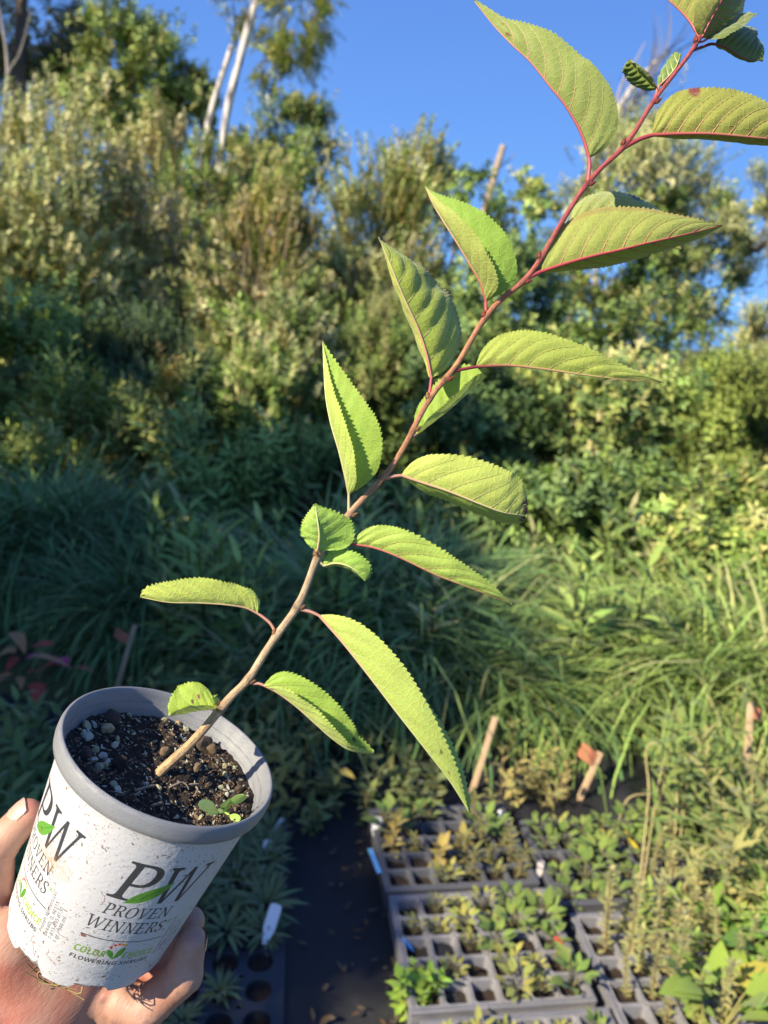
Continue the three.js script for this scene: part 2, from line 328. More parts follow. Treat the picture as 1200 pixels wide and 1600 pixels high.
tree('grey_snag', 'pale grey bare forked trunk in front of the conifer at the left edge', [{ pts: [[-5, 260, 11], [12, 120, 11], [4, 40, 11], [-14, -40, 11]], r0: 0.035, r1: 0.014, color: [0.32, 0.29, 0.25] }, { pts: [[12, 120, 11], [30, 85, 11], [48, 20, 11]], r0: 0.02, r1: 0.008, color: [0.3, 0.27, 0.23], name: 'fork' }], [], { seed: 42 });
tree('round_tree', 'round mid green tree standing right of the dark conifer', [{ pts: [[240, 420, 14], [245, 250, 14], [250, 90, 14]], r0: 0.12, r1: 0.05, color: [0.14, 0.11, 0.08] }],
  [{ at: [195, 135, 14], w: 170, h: 190, kind: 'broad', n: 2400, clumps: 34, palette: [...PAL.mid, ...PAL.olive], scale: 1.5, up: 0.3 }, { at: [292, 175, 14.2], w: 80, h: 120, kind: 'broad', n: 800, clumps: 16, palette: [...PAL.mid, ...PAL.olive], scale: 1.4, up: 0.3 }], { seed: 43 });
tree('birch_tree', 'leaning birch with two white trunks at the upper left', [{ pts: [[312, 330, 12.5], [324, 200, 12.5], [346, 120, 12.5], [362, 72, 12.5]], r0: 0.056, r1: 0.042, birch: true }, { pts: [[338, 330, 12.3], [352, 190, 12.3], [378, 80, 12.3], [400, 0, 12.3], [430, -120, 12.3]], r0: 0.068, r1: 0.052, birch: true }],
  [{ at: [368, 2, 12.7], w: 70, h: 90, kind: 'birch', n: 120, clumps: 12, palette: [...PAL.lime, ...PAL.olive], up: -0.4, limbs: 4 }, { at: [455, 15, 12.5], w: 120, h: 200, kind: 'birch', n: 700, clumps: 30, palette: [...PAL.lime, ...PAL.olive], up: -0.5, shell: 0.6, spread: 0.3, limbs: 4 }, { at: [425, 110, 12.8], w: 50, h: 70, kind: 'birch', n: 80, clumps: 9, palette: [...PAL.lime, ...PAL.olive], up: -0.4, limbs: 3 }, { at: [400, -170, 12.5], w: 240, h: 160, kind: 'birch', n: 420, clumps: 22, palette: [...PAL.lime, ...PAL.olive], up: -0.4 }], { seed: 44, limb: 0.016 });
tree('small_tree', 'loose olive tree right of the twin birch trunks', [{ pts: [[470, 400, 13], [468, 280, 13], [470, 190, 13]], r0: 0.07, r1: 0.03, color: [0.14, 0.12, 0.09] }],
  [{ at: [468, 235, 13], w: 120, h: 140, kind: 'broad', n: 800, clumps: 22, palette: [...PAL.olive, ...PAL.mid], scale: 1.3 }, { at: [395, 265, 13], w: 100, h: 100, kind: 'broad', n: 500, clumps: 14, palette: PAL.olive, scale: 1.3 }], { seed: 45 });
tree('dead_snag', 'bare broken trunk poking up against the sky above the middle shrubs', [{ pts: [[742, 420, 9], [758, 330, 9], [772, 275, 9], [786, 228, 9]], r0: 0.06, r1: 0.04, color: [0.42, 0.34, 0.26] }, { pts: [[772, 275, 9], [795, 250, 9.1], [808, 238, 9.2]], r0: 0.012, r1: 0.004, color: [0.3, 0.25, 0.2], name: 'branch' }], [], { seed: 46 });
tree('slender_tree', 'slender sapling tree with hanging leaves beside the dead snag', [{ pts: [[700, 460, 8.4], [712, 360, 8.4], [722, 280, 8.4]], r0: 0.02, r1: 0.008, color: [0.2, 0.16, 0.12] }],
  [{ at: [735, 325, 8.4], w: 90, h: 130, kind: 'broad', n: 150, clumps: 16, palette: PAL.mid, up: -0.2, spread: 0.25 }, { at: [820, 340, 8.4], w: 100, h: 120, kind: 'broad', n: 180, clumps: 16, palette: [...PAL.mid, ...PAL.olive], up: -0.2, spread: 0.25 }, { at: [640, 290, 9], w: 130, h: 110, kind: 'willow', n: 260, clumps: 20, palette: PAL.olive, up: 1 }], { seed: 47, limb: 0.012 });
{
  const t = tree('bare_birch', 'bare white birch leaning right behind the red stem tip', [{ pts: [[900, 420, 12], [925, 270, 12], [958, 190, 12], [985, 140, 12], [1012, 108, 12], [1040, 84, 12]], r0: 0.075, r1: 0.025, birch: true }, { pts: [[958, 190, 12], [972, 130, 12], [990, 100, 12], [1008, 66, 12]], r0: 0.03, r1: 0.008, color: [0.4, 0.36, 0.33], name: 'fork' }], [], { seed: 48 });
  const r = rng(77), b = t.position, parts = [];
  for (let i = 0; i < 70; i++) {
    const k = r(), s = P(lerp(940, 1045, k), lerp(230, 80, k) + (r() - 0.5) * 14, 12), a = (r() * 1.9 + 0.1), l = 0.35 + 0.6 * r(), dz = (r() - 0.5);
    const e = s.clone().add(V(Math.cos(a) * l, Math.sin(a) * l, dz)), m = s.clone().lerp(e, 0.5).add(V(0.05, 0.04, 0));
    parts.push(smoothTube([s, m, e].map((p) => p.sub(b)), 0.009, 0.003, 3, 5, () => [0.3, 0.25, 0.22]));
  }
  mesh('twigs', mergeGeometries(parts), barkMat, t).userData.kind = 'stuff';
}
tree('open_tree', 'open crowned tree with sky gaps behind the upper right leaves', [{ pts: [[985, 620, 9.5], [1000, 420, 9.5], [1020, 300, 9.5]], r0: 0.07, r1: 0.03, color: [0.13, 0.11, 0.09] }],
  [{ at: [1000, 290, 9.5], w: 240, h: 170, kind: 'small', n: 1500, clumps: 26, palette: PAL.sage, scale: 1.35, spread: 0.3 }, { at: [960, 400, 9.6], w: 260, h: 190, kind: 'broad', n: 1200, clumps: 30, palette: [...PAL.olive, ...PAL.mid], scale: 1.1 }, { at: [1090, 420, 9.4], w: 170, h: 220, kind: 'small', n: 900, clumps: 22, palette: [...PAL.sage, ...PAL.mid], scale: 1.3, spread: 0.26 }], { seed: 49 });
tree('grey_leaved_tree', 'small silvery leaved tree at the right edge against the sky', [{ pts: [[1215, 700, 8.5], [1205, 480, 8.5], [1200, 330, 8.5]], r0: 0.04, r1: 0.02, color: [0.15, 0.13, 0.1] }],
  [{ at: [1190, 340, 8.5], w: 130, h: 110, kind: 'small', n: 420, clumps: 14, palette: PAL.sage, scale: 1.2, spread: 0.24 }, { at: [1190, 530, 8.5], w: 120, h: 120, kind: 'small', n: 500, clumps: 14, palette: PAL.sage, scale: 1.2, spread: 0.26 }], { seed: 50 });

// ---------------------------------------------------------------- the hedge outside the left edge, whose shade lies over the mat and the left grass
for (const [i, [x, z, w, h]] of [[-3.25, 0.62, 0.8, 3.2], [-3.2, -0.35, 1.0, 3.75], [-3.25, -1.5, 1.1, 4.4], [-3.3, -2.6, 1.1, 4.9], [-4.3, -4.2, 1.2, 3.7]].entries()) {
  const t = thing('hedge_shrub', ['first', 'second', 'third', 'fourth', 'fifth'][i] + ' hedge shrub from the camera, outside the left edge', 'shrub', V(x, 0, z), 'hedge outside the left edge'), r = rng(90 + i), tg = [];
  for (let k = 0; k < 6; k++) tg.push(V((r() - 0.5) * w, h * (0.5 + 0.4 * r()), (r() - 0.5) * w));
  limbs(t, V(0, 0, 0), tg, 0.04, [0.09, 0.07, 0.05], 60 + i, 'stem');
  crown(t, { kind: 'broad', n: 2600, clumps: 46, size: [w * 0.55, h * 0.5, w * 0.75], center: V(0, h * 0.5, 0), palette: PAL.mid, seed: 70 + i, scale: 1.5, name: 'foliage' });
}

// ---------------------------------------------------------------- grass
function tuftGeo(seed, { blades = 16, len = 0.5, wid = 0.008, lean = 0.9, base = 0.06, tone = 0.4 }) {
  const r = rng(seed), pos = [], idx = [], col = [];
  for (let b = 0; b < blades; b++) {
    const a = r() * 6.283, l = len * (0.5 + 0.7 * r()), w = wid * (0.7 + 0.6 * r()), ln = lean * (0.35 + 0.9 * r()), ox = (r() - 0.5) * base * 2, oz = (r() - 0.5) * base * 2, n0 = pos.length / 3, c = 1 - tone / 2 + tone * r(), tw = (r() - 0.5) * 1.2;
    let x = 0, y = 0, th = 0.12 * ln;
    for (let k = 0; k <= 5; k++) {
      const ww = w * (k === 5 ? 0.08 : 1 - 0.12 * k) / 2, sx = -Math.sin(a + tw * k * 0.2), sz = Math.cos(a + tw * k * 0.2);
      for (const s of [-1, 1]) { pos.push(ox + Math.cos(a) * x + sx * ww * s, y, oz + Math.sin(a) * x + sz * ww * s); col.push(c, c, c); }
      th += ln * 0.42; x += Math.sin(th) * l / 5; y += Math.cos(th) * l / 5;
    }
    for (let k = 0; k < 5; k++) { const q = n0 + k * 2; idx.push(q, q + 1, q + 2, q + 1, q + 3, q + 2); }
  }
  return geoOf(pos, idx, null, col);
}
function meadow(name, label, geos, n, place, palette, seed) {
  const r = rng(seed), q = new THREE.Quaternion(), m = new THREE.Matrix4(), c = new THREE.Color(), Y = V(0, 1, 0), per = Math.ceil(n / geos.length);
  const t = thing(name, label, 'grass'); t.userData.kind = 'stuff';
  for (const g of geos) {
    const list = [];
    for (let i = 0, tries = 0; i < per && tries < per * 30; tries++) { const s = place(r); if (s) { list.push(s); i++; } }
    const im = new THREE.InstancedMesh(g, grassMat, list.length);
    list.forEach(([x, z, sc, tone = 1, pal = palette, lift = 0], i) => {
      q.setFromAxisAngle(Y, r() * 6.28).premultiply(new THREE.Quaternion().setFromAxisAngle(V(1, 0, 0), (r() - 0.5) * 0.5));
      const k = sc * (0.75 + 0.5 * r());
      im.setMatrixAt(i, m.compose(V(x, bank(x, z) + lift, z), q, V(k, k * (0.85 + 0.3 * r()), k)));
      const a = pal[Math.floor(r() * pal.length)], b = tone * (0.8 + 0.4 * r());
      im.setColorAt(i, c.setRGB(a[0] * b, a[1] * b, a[2] * b));
    });
    add(im, t, 'blades'); im.userData.kind = 'stuff';
  }
}
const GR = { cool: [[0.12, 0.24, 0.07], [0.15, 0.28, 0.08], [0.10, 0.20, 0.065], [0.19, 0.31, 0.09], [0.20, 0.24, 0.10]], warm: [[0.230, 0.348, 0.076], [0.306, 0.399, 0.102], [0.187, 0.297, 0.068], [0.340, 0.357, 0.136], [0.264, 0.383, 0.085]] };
const long = [[1, 0.008, 1.7], [2, 0.011, 1.4], [3, 0.015, 1.55], [6, 0.009, 1.9]].map(([s, wid, lean]) => tuftGeo(s, { blades: 24, len: 0.64, wid, lean, base: 0.1 }));
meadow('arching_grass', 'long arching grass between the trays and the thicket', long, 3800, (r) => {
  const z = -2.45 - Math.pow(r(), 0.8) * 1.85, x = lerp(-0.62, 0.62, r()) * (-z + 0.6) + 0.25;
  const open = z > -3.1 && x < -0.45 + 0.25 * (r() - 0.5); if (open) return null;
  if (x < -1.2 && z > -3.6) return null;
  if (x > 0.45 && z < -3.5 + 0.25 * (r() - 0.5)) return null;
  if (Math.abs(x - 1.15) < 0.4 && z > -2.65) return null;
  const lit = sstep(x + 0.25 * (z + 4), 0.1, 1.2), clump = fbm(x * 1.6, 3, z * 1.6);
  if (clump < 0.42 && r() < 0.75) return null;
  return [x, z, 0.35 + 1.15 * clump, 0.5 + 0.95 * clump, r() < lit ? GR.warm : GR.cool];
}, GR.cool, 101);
const stiff = [4, 5].map((s) => tuftGeo(s, { blades: 22, len: 0.42, wid: 0.013, lean: 0.65 }));
meadow('coarse_grass', 'sunlit coarse grass to the right of the seed trays', stiff, 850, (r) => {
  const z = -1.35 - r() * 1.9, x = 0.82 + 0.14 * (z + 1.9) * -1 + Math.pow(r(), 1.2) * 1.5;
  if (x < 0.98 - 0.16 * (z + 1.5)) return null;
  return [x, z, (0.55 + 0.6 * r()) * (Math.abs(x - 1.15) < 0.38 && z < -1.7 ? 0.4 : 1), 0.9 + 0.3 * r()];
}, GR.warm, 102);
meadow('meadow_weeds', 'leafy weeds scattered through the long grass', TWIG.herb, 230, (r) => {
  const z = -2.6 - r() * 1.9, x = lerp(-0.35, 0.62, r()) * (-z + 0.4) + 0.25, k = fbm(x * 2.3 + 7, 5, z * 2.3);
  return k < 0.5 || (Math.abs(x - 1.2) < 0.4 && z > -2.8) ? null : [x, z, 0.8 + 0.7 * r(), 1, GR.warm, 0.06 + 0.12 * r()];
}, GR.warm, 103);

// ---------------------------------------------------------------- seed trays
const TURN = rad(8), AX = V(Math.cos(TURN), 0, -Math.sin(TURN)), AZ = V(Math.sin(TURN), 0, Math.cos(TURN));   // along a row, towards the camera
const TH = 0.062, CELL = 0.061;
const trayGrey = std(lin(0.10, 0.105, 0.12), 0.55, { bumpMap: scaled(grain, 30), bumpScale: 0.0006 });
const trayDust = std(0xffffff, 0.72, { map: dataTex(256, (u, v) => { const d = tileNoise(u, v, 10, 8), e = tileNoise(u, v, 70, 9); const k = 0.31 + 0.2 * d + 0.14 * e, b = Math.max(0, d - 0.5) * 0.5; return [k + b * 0.5, k * 1.01 + b * 0.3, k * 1.06]; }, true), bumpMap: scaled(grain, 4), bumpScale: 0.0008 });
const soilTex = dataTex(256, (u, v) => { const e = tileNoise(u, v, 60, 12), d = tileNoise(u, v, 12, 11), k = 0.16 + 0.22 * e * d + (e > 0.66 ? 0.2 : 0); return [k * 1.25, k, k * 0.8]; }, true);
const soilMat = std(0xffffff, 1, { map: scaled(soilTex, 8), bumpMap: scaled(grain, 12), bumpScale: 0.006 });
// one cell: square collar with a rounded funnel under it
function cellGeo(s) {
  const sh = new THREE.Shape(), h = s / 2 - 0.0004, o = s / 2 - 0.0043, rr = 0.008;
  sh.moveTo(-h, -h); sh.lineTo(h, -h); sh.lineTo(h, h); sh.lineTo(-h, h); sh.closePath();
  const hole = new THREE.Path();
  hole.moveTo(-o + rr, -o); hole.lineTo(o - rr, -o); hole.quadraticCurveTo(o, -o, o, -o + rr); hole.lineTo(o, o - rr); hole.quadraticCurveTo(o, o, o - rr, o); hole.lineTo(-o + rr, o); hole.quadraticCurveTo(-o, o, -o, o - rr); hole.lineTo(-o, -o + rr); hole.quadraticCurveTo(-o, -o, -o + rr, -o);
  sh.holes.push(hole);
  const top = new THREE.ExtrudeGeometry(sh, { depth: 0.002, bevelEnabled: true, bevelThickness: 0.0016, bevelSize: 0.0016, bevelOffset: -0.0016, bevelSegments: 1, curveSegments: 3 }).rotateX(-Math.PI / 2).translate(0, TH - 0.003, 0);
  const ring = hole.getPoints(3), pos = [], idx = [], uv = [], n = ring.length;
  for (const [k, y] of [[1, TH - 0.001], [0.72, 0.012]]) for (const p of ring) { pos.push(p.x * k, y, -p.y * k); uv.push(p.x, y); }
  for (let i = 0; i < n - 1; i++) idx.push(i, i + n, i + 1, i + 1, i + n, i + n + 1);
  const w = geoOf(pos, idx, uv);
  return mergeGeometries([top, w.toNonIndexed()]);
}
const cellG = cellGeo(CELL);
const soilGs = [1, 2, 3].map((s) => {
  const g = new THREE.CircleGeometry(CELL * 0.52, 14).rotateX(-Math.PI / 2), ring = new THREE.RingGeometry(0.002, CELL * 0.46, 12, 4).rotateX(-Math.PI / 2), p = ring.attributes.position;
  for (let i = 0; i < p.count; i++) { const x = p.getX(i), z = p.getZ(i), k = Math.min(1, (CELL * 0.425) / Math.max(Math.abs(x), Math.abs(z), 1e-5)); p.setXYZ(i, x * Math.min(1, k), 0.009 * (fbm(x * 90, s * 5, z * 90) - 0.5) * 2, z * Math.min(1, k)); }
  ring.computeVertexNormals(); g.dispose();
  return ring;
});
function trayFrame(nx, nz) {
  const w = nx * CELL, d = nz * CELL, parts = [], e = 0.013, bx = (x, y, z, a, b, c) => parts.push(new RoundedBoxGeometry(a, b, c, 1, 0.0025).translate(x, y, z));
  bx(0, TH - 0.004, -d / 2 - e / 2, w + 2 * e, 0.009, e - 0.0006); bx(0, TH - 0.004, d / 2 + e / 2, w + 2 * e, 0.009, e - 0.0006);
  bx(-w / 2 - e / 2, TH - 0.0042, 0, e - 0.0006, 0.009, d - 0.0006); bx(w / 2 + e / 2, TH - 0.0042, 0, e - 0.0006, 0.009, d - 0.0006);
  for (const s of [-1, 1]) {
    bx(0, TH / 2, s * (d / 2 + e - 0.0025), w + 2 * e - 0.006, TH - 0.012, 0.002);
    bx(s * (w / 2 + e - 0.0025), TH / 2, 0, 0.002, TH - 0.012, d + 2 * e - 0.006);
    for (let k = 1; k < nz; k++) bx(s * (w / 2 + e - 0.0004), TH / 2, -d / 2 + k * CELL, 0.0026, TH - 0.02, 0.004);
  }
  return mergeGeometries(parts);
}
function squareTray(label, corner, nx, nz, o = {}) {                                       // corner: its far left corner on the ground
  const w = nx * CELL + 0.028, d = nz * CELL + 0.028, c = corner.clone().addScaledVector(AX, w / 2).addScaledVector(AZ, d / 2);
  const t = thing('seed_tray', label, 'seed tray', V(c.x, o.y ?? 0.018, c.z), 'grey seed trays on the weed mat'); t.rotation.y = TURN + (o.turn ?? 0);
  mesh('rim', trayFrame(nx, nz), o.mat ?? trayDust, t);
  const r = rng(o.seed ?? 3), spots = [];
  for (let j = 0; j < nz; j++) for (let i = 0; i < nx; i++) {
    const x = (i - (nx - 1) / 2) * CELL, z = (j - (nz - 1) / 2) * CELL, m = mesh('cell', cellG, o.mat ?? trayDust, t), s = mesh('soil', soilGs[Math.floor(r() * 3)], soilMat, m);
    m.position.set(x, 0, z); s.position.y = TH - 0.014 - 0.012 * r(); s.rotation.y = Math.floor(r() * 4) * Math.PI / 2;
    spots.push({ x, z, y: s.position.y, i, j });
  }
  const spill = [], W2 = nx * CELL / 2, D2 = nz * CELL / 2;                                   // crumbs of soil on the ribs
  for (let k = 0; k < nx * nz * 7; k++) { const along = r() < 0.5, i = Math.floor(r() * (nx + 1)), j = Math.floor(r() * (nz + 1)), x = along ? (r() * 2 - 1) * W2 : -W2 + i * CELL + (r() - 0.5) * 0.009, z = along ? -D2 + j * CELL + (r() - 0.5) * 0.009 : (r() * 2 - 1) * D2, q = 0.0007 + 0.0016 * r() * r(), c = 0.5 + r();
    spill.push(tint(new THREE.TetrahedronGeometry(q).rotateX(r() * 6).rotateY(r() * 6).translate(x, TH + 0.0022, z), 0.09 * c, 0.06 * c, 0.04 * c)); }
  mesh('spilled_soil', mergeGeometries(spill), straw, t).userData.kind = 'stuff';
  t.updateMatrixWorld(true);
  for (const s of spots) s.at = V(s.x, s.y, s.z).applyMatrix4(t.matrixWorld);
  return { t, spots, w, d };
}
// small plants
function tuftOfLeaves(seed, { n = 10, len = 0.035, wid = 0.016, h = 0.03, lean = 0.9, col = [0.15, 0.22, 0.05], stems = true, fold = 0.2, droop = 0.3, vary = 0.35, tiers = 1 }) {
  const r = rng(seed), out = { pos: [], col: [], idx: [] }, parts = [];
  for (let i = 0; i < n; i++) {
    const a = i * 2.4 + r() * 0.8, k = tiers > 1 ? (i / n) : r(), y = h * (tiers > 1 ? k : 0.35 + 0.65 * k), ln = lean * (0.6 + 0.6 * r()) * (tiers > 1 ? 1.2 - 0.5 * k : 1);
    const d = V(Math.cos(a) * Math.sin(ln), Math.cos(ln), Math.sin(a) * Math.sin(ln)), s = V(-Math.sin(a), 0, Math.cos(a)), c = 1 - vary / 2 + vary * r(), root = tiers > 1 ? V(0, y, 0) : V(Math.cos(a) * h * 0.35, y, Math.sin(a) * h * 0.35);
    const z = len * (0.6 + 0.6 * r());
    leafTris(out, root, d, s, z, (wid / len) * z, fold, droop, col.map((q, m) => q * c * (m === 0 ? 0.9 + 0.3 * r() : 1)));
    if (stems && tiers === 1) parts.push(tint(tube([V(0, 0, 0), root.clone().multiplyScalar(0.5).add(V(0, y * 0.1, 0)), root], [0.0011, 0.0009, 0.0007], 3, null, false), 0.22, 0.2, 0.08));
  }
  if (tiers > 1) parts.push(tint(tube([V(0, 0, 0), V(0.002, h * 0.5, 0), V(0, h, 0)], [0.0018, 0.0014, 0.0007], 4, null, false), 0.28, 0.2, 0.1));
  parts.forEach((p) => p.deleteAttribute('uv'));
  return mergeGeometries([geoOf(out.pos, out.idx, null, out.col), ...parts]);
}
const plantMat = leafy({ transmission: 0.25 });
const KIT = {
  yellow: [21, 22, 23].map((s) => tuftOfLeaves(s, { n: 14, len: 0.021, wid: 0.011, h: 0.034, col: [0.338, 0.362, 0.088] })),
  green: [24, 25, 26].map((s) => tuftOfLeaves(s, { n: 15, len: 0.03, wid: 0.016, h: 0.042, col: [0.188, 0.288, 0.062] })),
  feathery: [27, 28].map((s) => tuftOfLeaves(s, { n: 26, len: 0.022, wid: 0.006, h: 0.05, lean: 1.1, col: [0.250, 0.250, 0.075], tiers: 2 })),
  amber: [29, 30].map((s) => tuftOfLeaves(s, { n: 14, len: 0.028, wid: 0.015, h: 0.05, col: [0.44, 0.36, 0.10], tiers: 2 })),
  spike: [31, 32, 33].map((s) => tuftOfLeaves(s, { n: 60, len: 0.018, wid: 0.009, h: 0.15, lean: 1.0, col: [0.4, 0.41, 0.16], tiers: 2 })),
  bushy: [34, 35, 36].map((s) => tuftOfLeaves(s, { n: 26, len: 0.032, wid: 0.016, h: 0.1, lean: 1.1, col: [0.31, 0.42, 0.09], tiers: 2 })),
  rosette: [37, 38, 39].map((s) => tuftOfLeaves(s, { n: 46, len: 0.062, wid: 0.011, h: 0.03, lean: 1.05, col: [0.150, 0.213, 0.088], stems: false })),
};
const ORD = ['first', 'second', 'third', 'fourth', 'fifth', 'sixth', 'seventh', 'eighth', 'ninth'];
const cellName = (s) => `, ${ORD[s.j]} row from the back, ${ORD[s.i]} from the left`;
function plantIn(name, label, kind, spot, r, group, sc = 1) {
  const list = KIT[kind], m = mesh(name, list[Math.floor(r() * list.length)], plantMat);
  m.position.copy(spot); m.position.x += (r() - 0.5) * 0.012; m.position.z += (r() - 0.5) * 0.012;
  m.rotation.set((r() - 0.5) * 0.35, r() * 6.28, (r() - 0.5) * 0.35);
  m.scale.setScalar(sc * (0.7 + 0.6 * r()));
  return tag(m, label, 'seedling', group);
}
const c0 = G(606, 1398, TH + 0.018), wide = 6 * CELL + 0.028, deep = 5 * CELL + 0.028, gap = 0.012;
const off = (a, b) => c0.clone().setY(0).addScaledVector(AX, a).addScaledVector(AZ, b);
const near = squareTray('dusty grey seed tray in the sun beside the weed mat, soil showing in its cells', off(0, 0), 6, 5, { seed: 5 });
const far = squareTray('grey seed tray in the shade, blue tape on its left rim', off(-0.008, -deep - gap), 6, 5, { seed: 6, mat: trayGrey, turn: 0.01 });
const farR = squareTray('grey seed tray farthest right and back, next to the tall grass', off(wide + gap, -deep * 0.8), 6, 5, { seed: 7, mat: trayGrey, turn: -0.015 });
const nearR = squareTray('grey seed tray at the lower right, overgrown by flowering stalks', off(wide + gap * 2, deep * 0.2 + gap * 2), 6, 5, { seed: 8, turn: -0.02 });
const front = squareTray('grey seed tray cut off by the bottom edge of the photo', off(0.016, deep + gap), 6, 3, { seed: 9 });
{
  const r = rng(500);
  for (const s of near.spots) { const k = s.i + 0.7 * s.j; if ((s.i < 1 && r() < 0.8) || (s.i < 3 && s.j > 1 && r() < 0.6) || r() < 0.06) continue; plantIn('seedling', 'seedling in the dusty sunny tray' + cellName(s), k < 3.5 ? 'yellow' : r() < 0.5 ? 'yellow' : 'green', s.at, r, 'seedlings in the sunny tray', 1.15); }
  for (const s of far.spots) { if (r() < 0.2 || (s.i < 1 && s.j > 2)) continue; plantIn('seedling', 'seedling in the blue taped tray' + cellName(s), s.j < 2 ? (r() < 0.5 ? 'green' : 'feathery') : r() < 0.55 ? 'feathery' : r() < 0.6 ? 'yellow' : 'amber', s.at, r, 'seedlings in the taped tray', 1.4); }
  for (const s of farR.spots) { if (r() < 0.12) continue; plantIn('seedling', 'seedling in the far right tray' + cellName(s), s.i > 3 && s.j > 2 ? 'spike' : r() < 0.75 ? 'green' : 'yellow', s.at, r, 'seedlings in the far right tray', 1.1); }
  for (const s of nearR.spots) { if (s.i < 1 && r() < 0.5) continue; plantIn('seedling', 'seedling in the lower right tray' + cellName(s), r() < 0.6 ? 'spike' : 'bushy', s.at, r, 'seedlings in the lower right tray', 1.05); }
  for (const s of front.spots) { if (r() < 0.3) continue; plantIn('seedling', 'seedling in the bottom edge tray' + cellName(s), r() < 0.6 ? 'yellow' : 'green', s.at, r, 'seedlings in the bottom tray', 1.1); }
}
{ // black tray with round holes
  const nx = 5, nz = 9, s = 0.074, w = nx * s + 0.03, d = nz * s + 0.03, sh = new THREE.Shape();
  sh.moveTo(-w / 2, -d / 2); sh.lineTo(w / 2, -d / 2); sh.lineTo(w / 2, d / 2); sh.lineTo(-w / 2, d / 2); sh.closePath();
  const at = [];
  for (let j = 0; j < nz; j++) for (let i = 0; i < nx; i++) { const x = (i - (nx - 1) / 2) * s, z = (j - (nz - 1) / 2) * s; at.push([x, z]); const h = new THREE.Path(); h.absarc(x, z, 0.0285, 0, Math.PI * 2, true); sh.holes.push(h);
    if (i < nx - 1 && j < nz - 1) { const q = new THREE.Path(); q.absarc(x + s / 2, z + s / 2, 0.006, 0, Math.PI * 2, true); sh.holes.push(q); } }
  const c = G(446, 1420, 0.05).setY(0.016).addScaledVector(AX, -w / 2).addScaledVector(AZ, 0.02);
  const t = thing('plug_tray', 'black tray with round holes and leafy rosettes beside the pot', 'seed tray', c); t.rotation.y = TURN - 0.02;
  const black = std(lin(0.022, 0.024, 0.03), 0.5, { bumpMap: scaled(grain, 30), bumpScale: 0.0006 });
  mesh('deck', new THREE.ExtrudeGeometry(sh, { depth: 0.003, bevelEnabled: true, bevelThickness: 0.001, bevelSize: 0.001, bevelSegments: 1, curveSegments: 9 }).rotateX(Math.PI / 2).translate(0, 0.05, 0), black, t);
  const sides = [];
  for (const k of [-1, 1]) { sides.push(new RoundedBoxGeometry(0.004, 0.046, d, 1, 0.001).translate(k * (w / 2 - 0.002), 0.022, 0), new RoundedBoxGeometry(w - 0.01, 0.046, 0.004, 1, 0.001).translate(0, 0.022, k * (d / 2 - 0.002))); }
  mesh('side_wall', mergeGeometries(sides), black, t);
  const cup = new THREE.CylinderGeometry(0.0284, 0.021, 0.044, 14, 1, true).translate(0, 0.024, 0), disc = new THREE.CircleGeometry(0.0278, 14).rotateX(-Math.PI / 2), r = rng(77);
  t.updateMatrixWorld(true);
  for (const [x, z] of at) {
    const m = mesh('cell', cup, black, t), so = mesh('soil', disc, soilMat, m); m.position.set(x, 0, -z); so.position.y = 0.03 + 0.006 * r();
    const p = V(x, 0.04, -z).applyMatrix4(t.matrixWorld);
    const j = -z / s + (nz - 1) / 2;
    if (j > 5.4 ? r() < 0.55 : r() < 0.06) continue;
    plantIn('rosette_seedling', 'rosette in the black round holed tray' + cellName({ i: Math.round(x / s + (nx - 1) / 2), j: Math.round(j) }), 'rosette', p, r, 'rosettes in the round holed tray', j > 5 ? 0.65 : 1.05);
  }
}
// ---------------------------------------------------------------- tags, tape and stakes
function plate(name, label, cat, px, py, d, wpx, hpx, lean, col, o = {}) {                  // a flat plastic plant tag stuck in the soil
  const w = (wpx / FOCAL) * d, h = (hpx / FOCAL) * d, sh = new THREE.Shape(), r = w * 0.3;
  sh.moveTo(-w / 2, 0); sh.lineTo(w / 2, 0); sh.lineTo(w / 2, h - r); sh.quadraticCurveTo(w / 2, h, w / 2 - r, h); sh.lineTo(-w / 2 + r, h); sh.quadraticCurveTo(-w / 2, h, -w / 2, h - r); sh.lineTo(-w / 2, 0);
  const stem = new THREE.Shape(); stem.moveTo(-w / 2, 0.001); stem.lineTo(0, -h * 0.9); stem.lineTo(w / 2, 0.001); stem.closePath();
  const ex = { depth: 0.0007, bevelEnabled: false, curveSegments: 3 };
  const m = mesh(name, mergeGeometries([new THREE.ExtrudeGeometry(sh, ex), new THREE.ExtrudeGeometry(stem, ex)]), std(col, 0.5));
  m.position.copy(P(px, py, d)); m.rotation.set(o.back ?? -0.45, o.yaw ?? 0, lean);
  return tag(m, label, cat, null);
}
const gd = (px, py, y = 0.07) => depthOf(G(px, py, y));
const white = lin(0.78, 0.79, 0.8);
plate('plant_tag', 'large white plant tag standing in the black round holed tray', 'plant tag', 420, 1452, gd(420, 1470), 19, 38, -0.25, white);
plate('plant_tag', 'small white plant tag behind the pot rim in the round holed tray', 'plant tag', 416, 1332, gd(416, 1340), 17, 18, -0.2, white);
plate('plant_tag', 'thin grey tag leaning at the back of the round holed tray', 'plant tag', 424, 1308, gd(424, 1315), 7, 32, -0.5, lin(0.4, 0.42, 0.44));
plate('plant_tag', 'white plant tag at the back left corner of the blue taped tray', 'plant tag', 588, 1298, gd(588, 1302), 15, 21, -0.05, white);
plate('plant_tag', 'white plant tag on the right rim of the trays by the tall grass', 'plant tag', 1070, 1432, gd(1070, 1436), 12, 24, 0.75, white);
plate('plant_tag', 'small off white tag in the middle of the far trays', 'plant tag', 843, 1362, gd(843, 1366), 10, 17, -0.15, lin(0.62, 0.55, 0.52));
plate('plant_tag', 'short white tag near the back edge of the far trays', 'plant tag', 783, 1278, gd(783, 1282), 9, 12, 0.4, white);
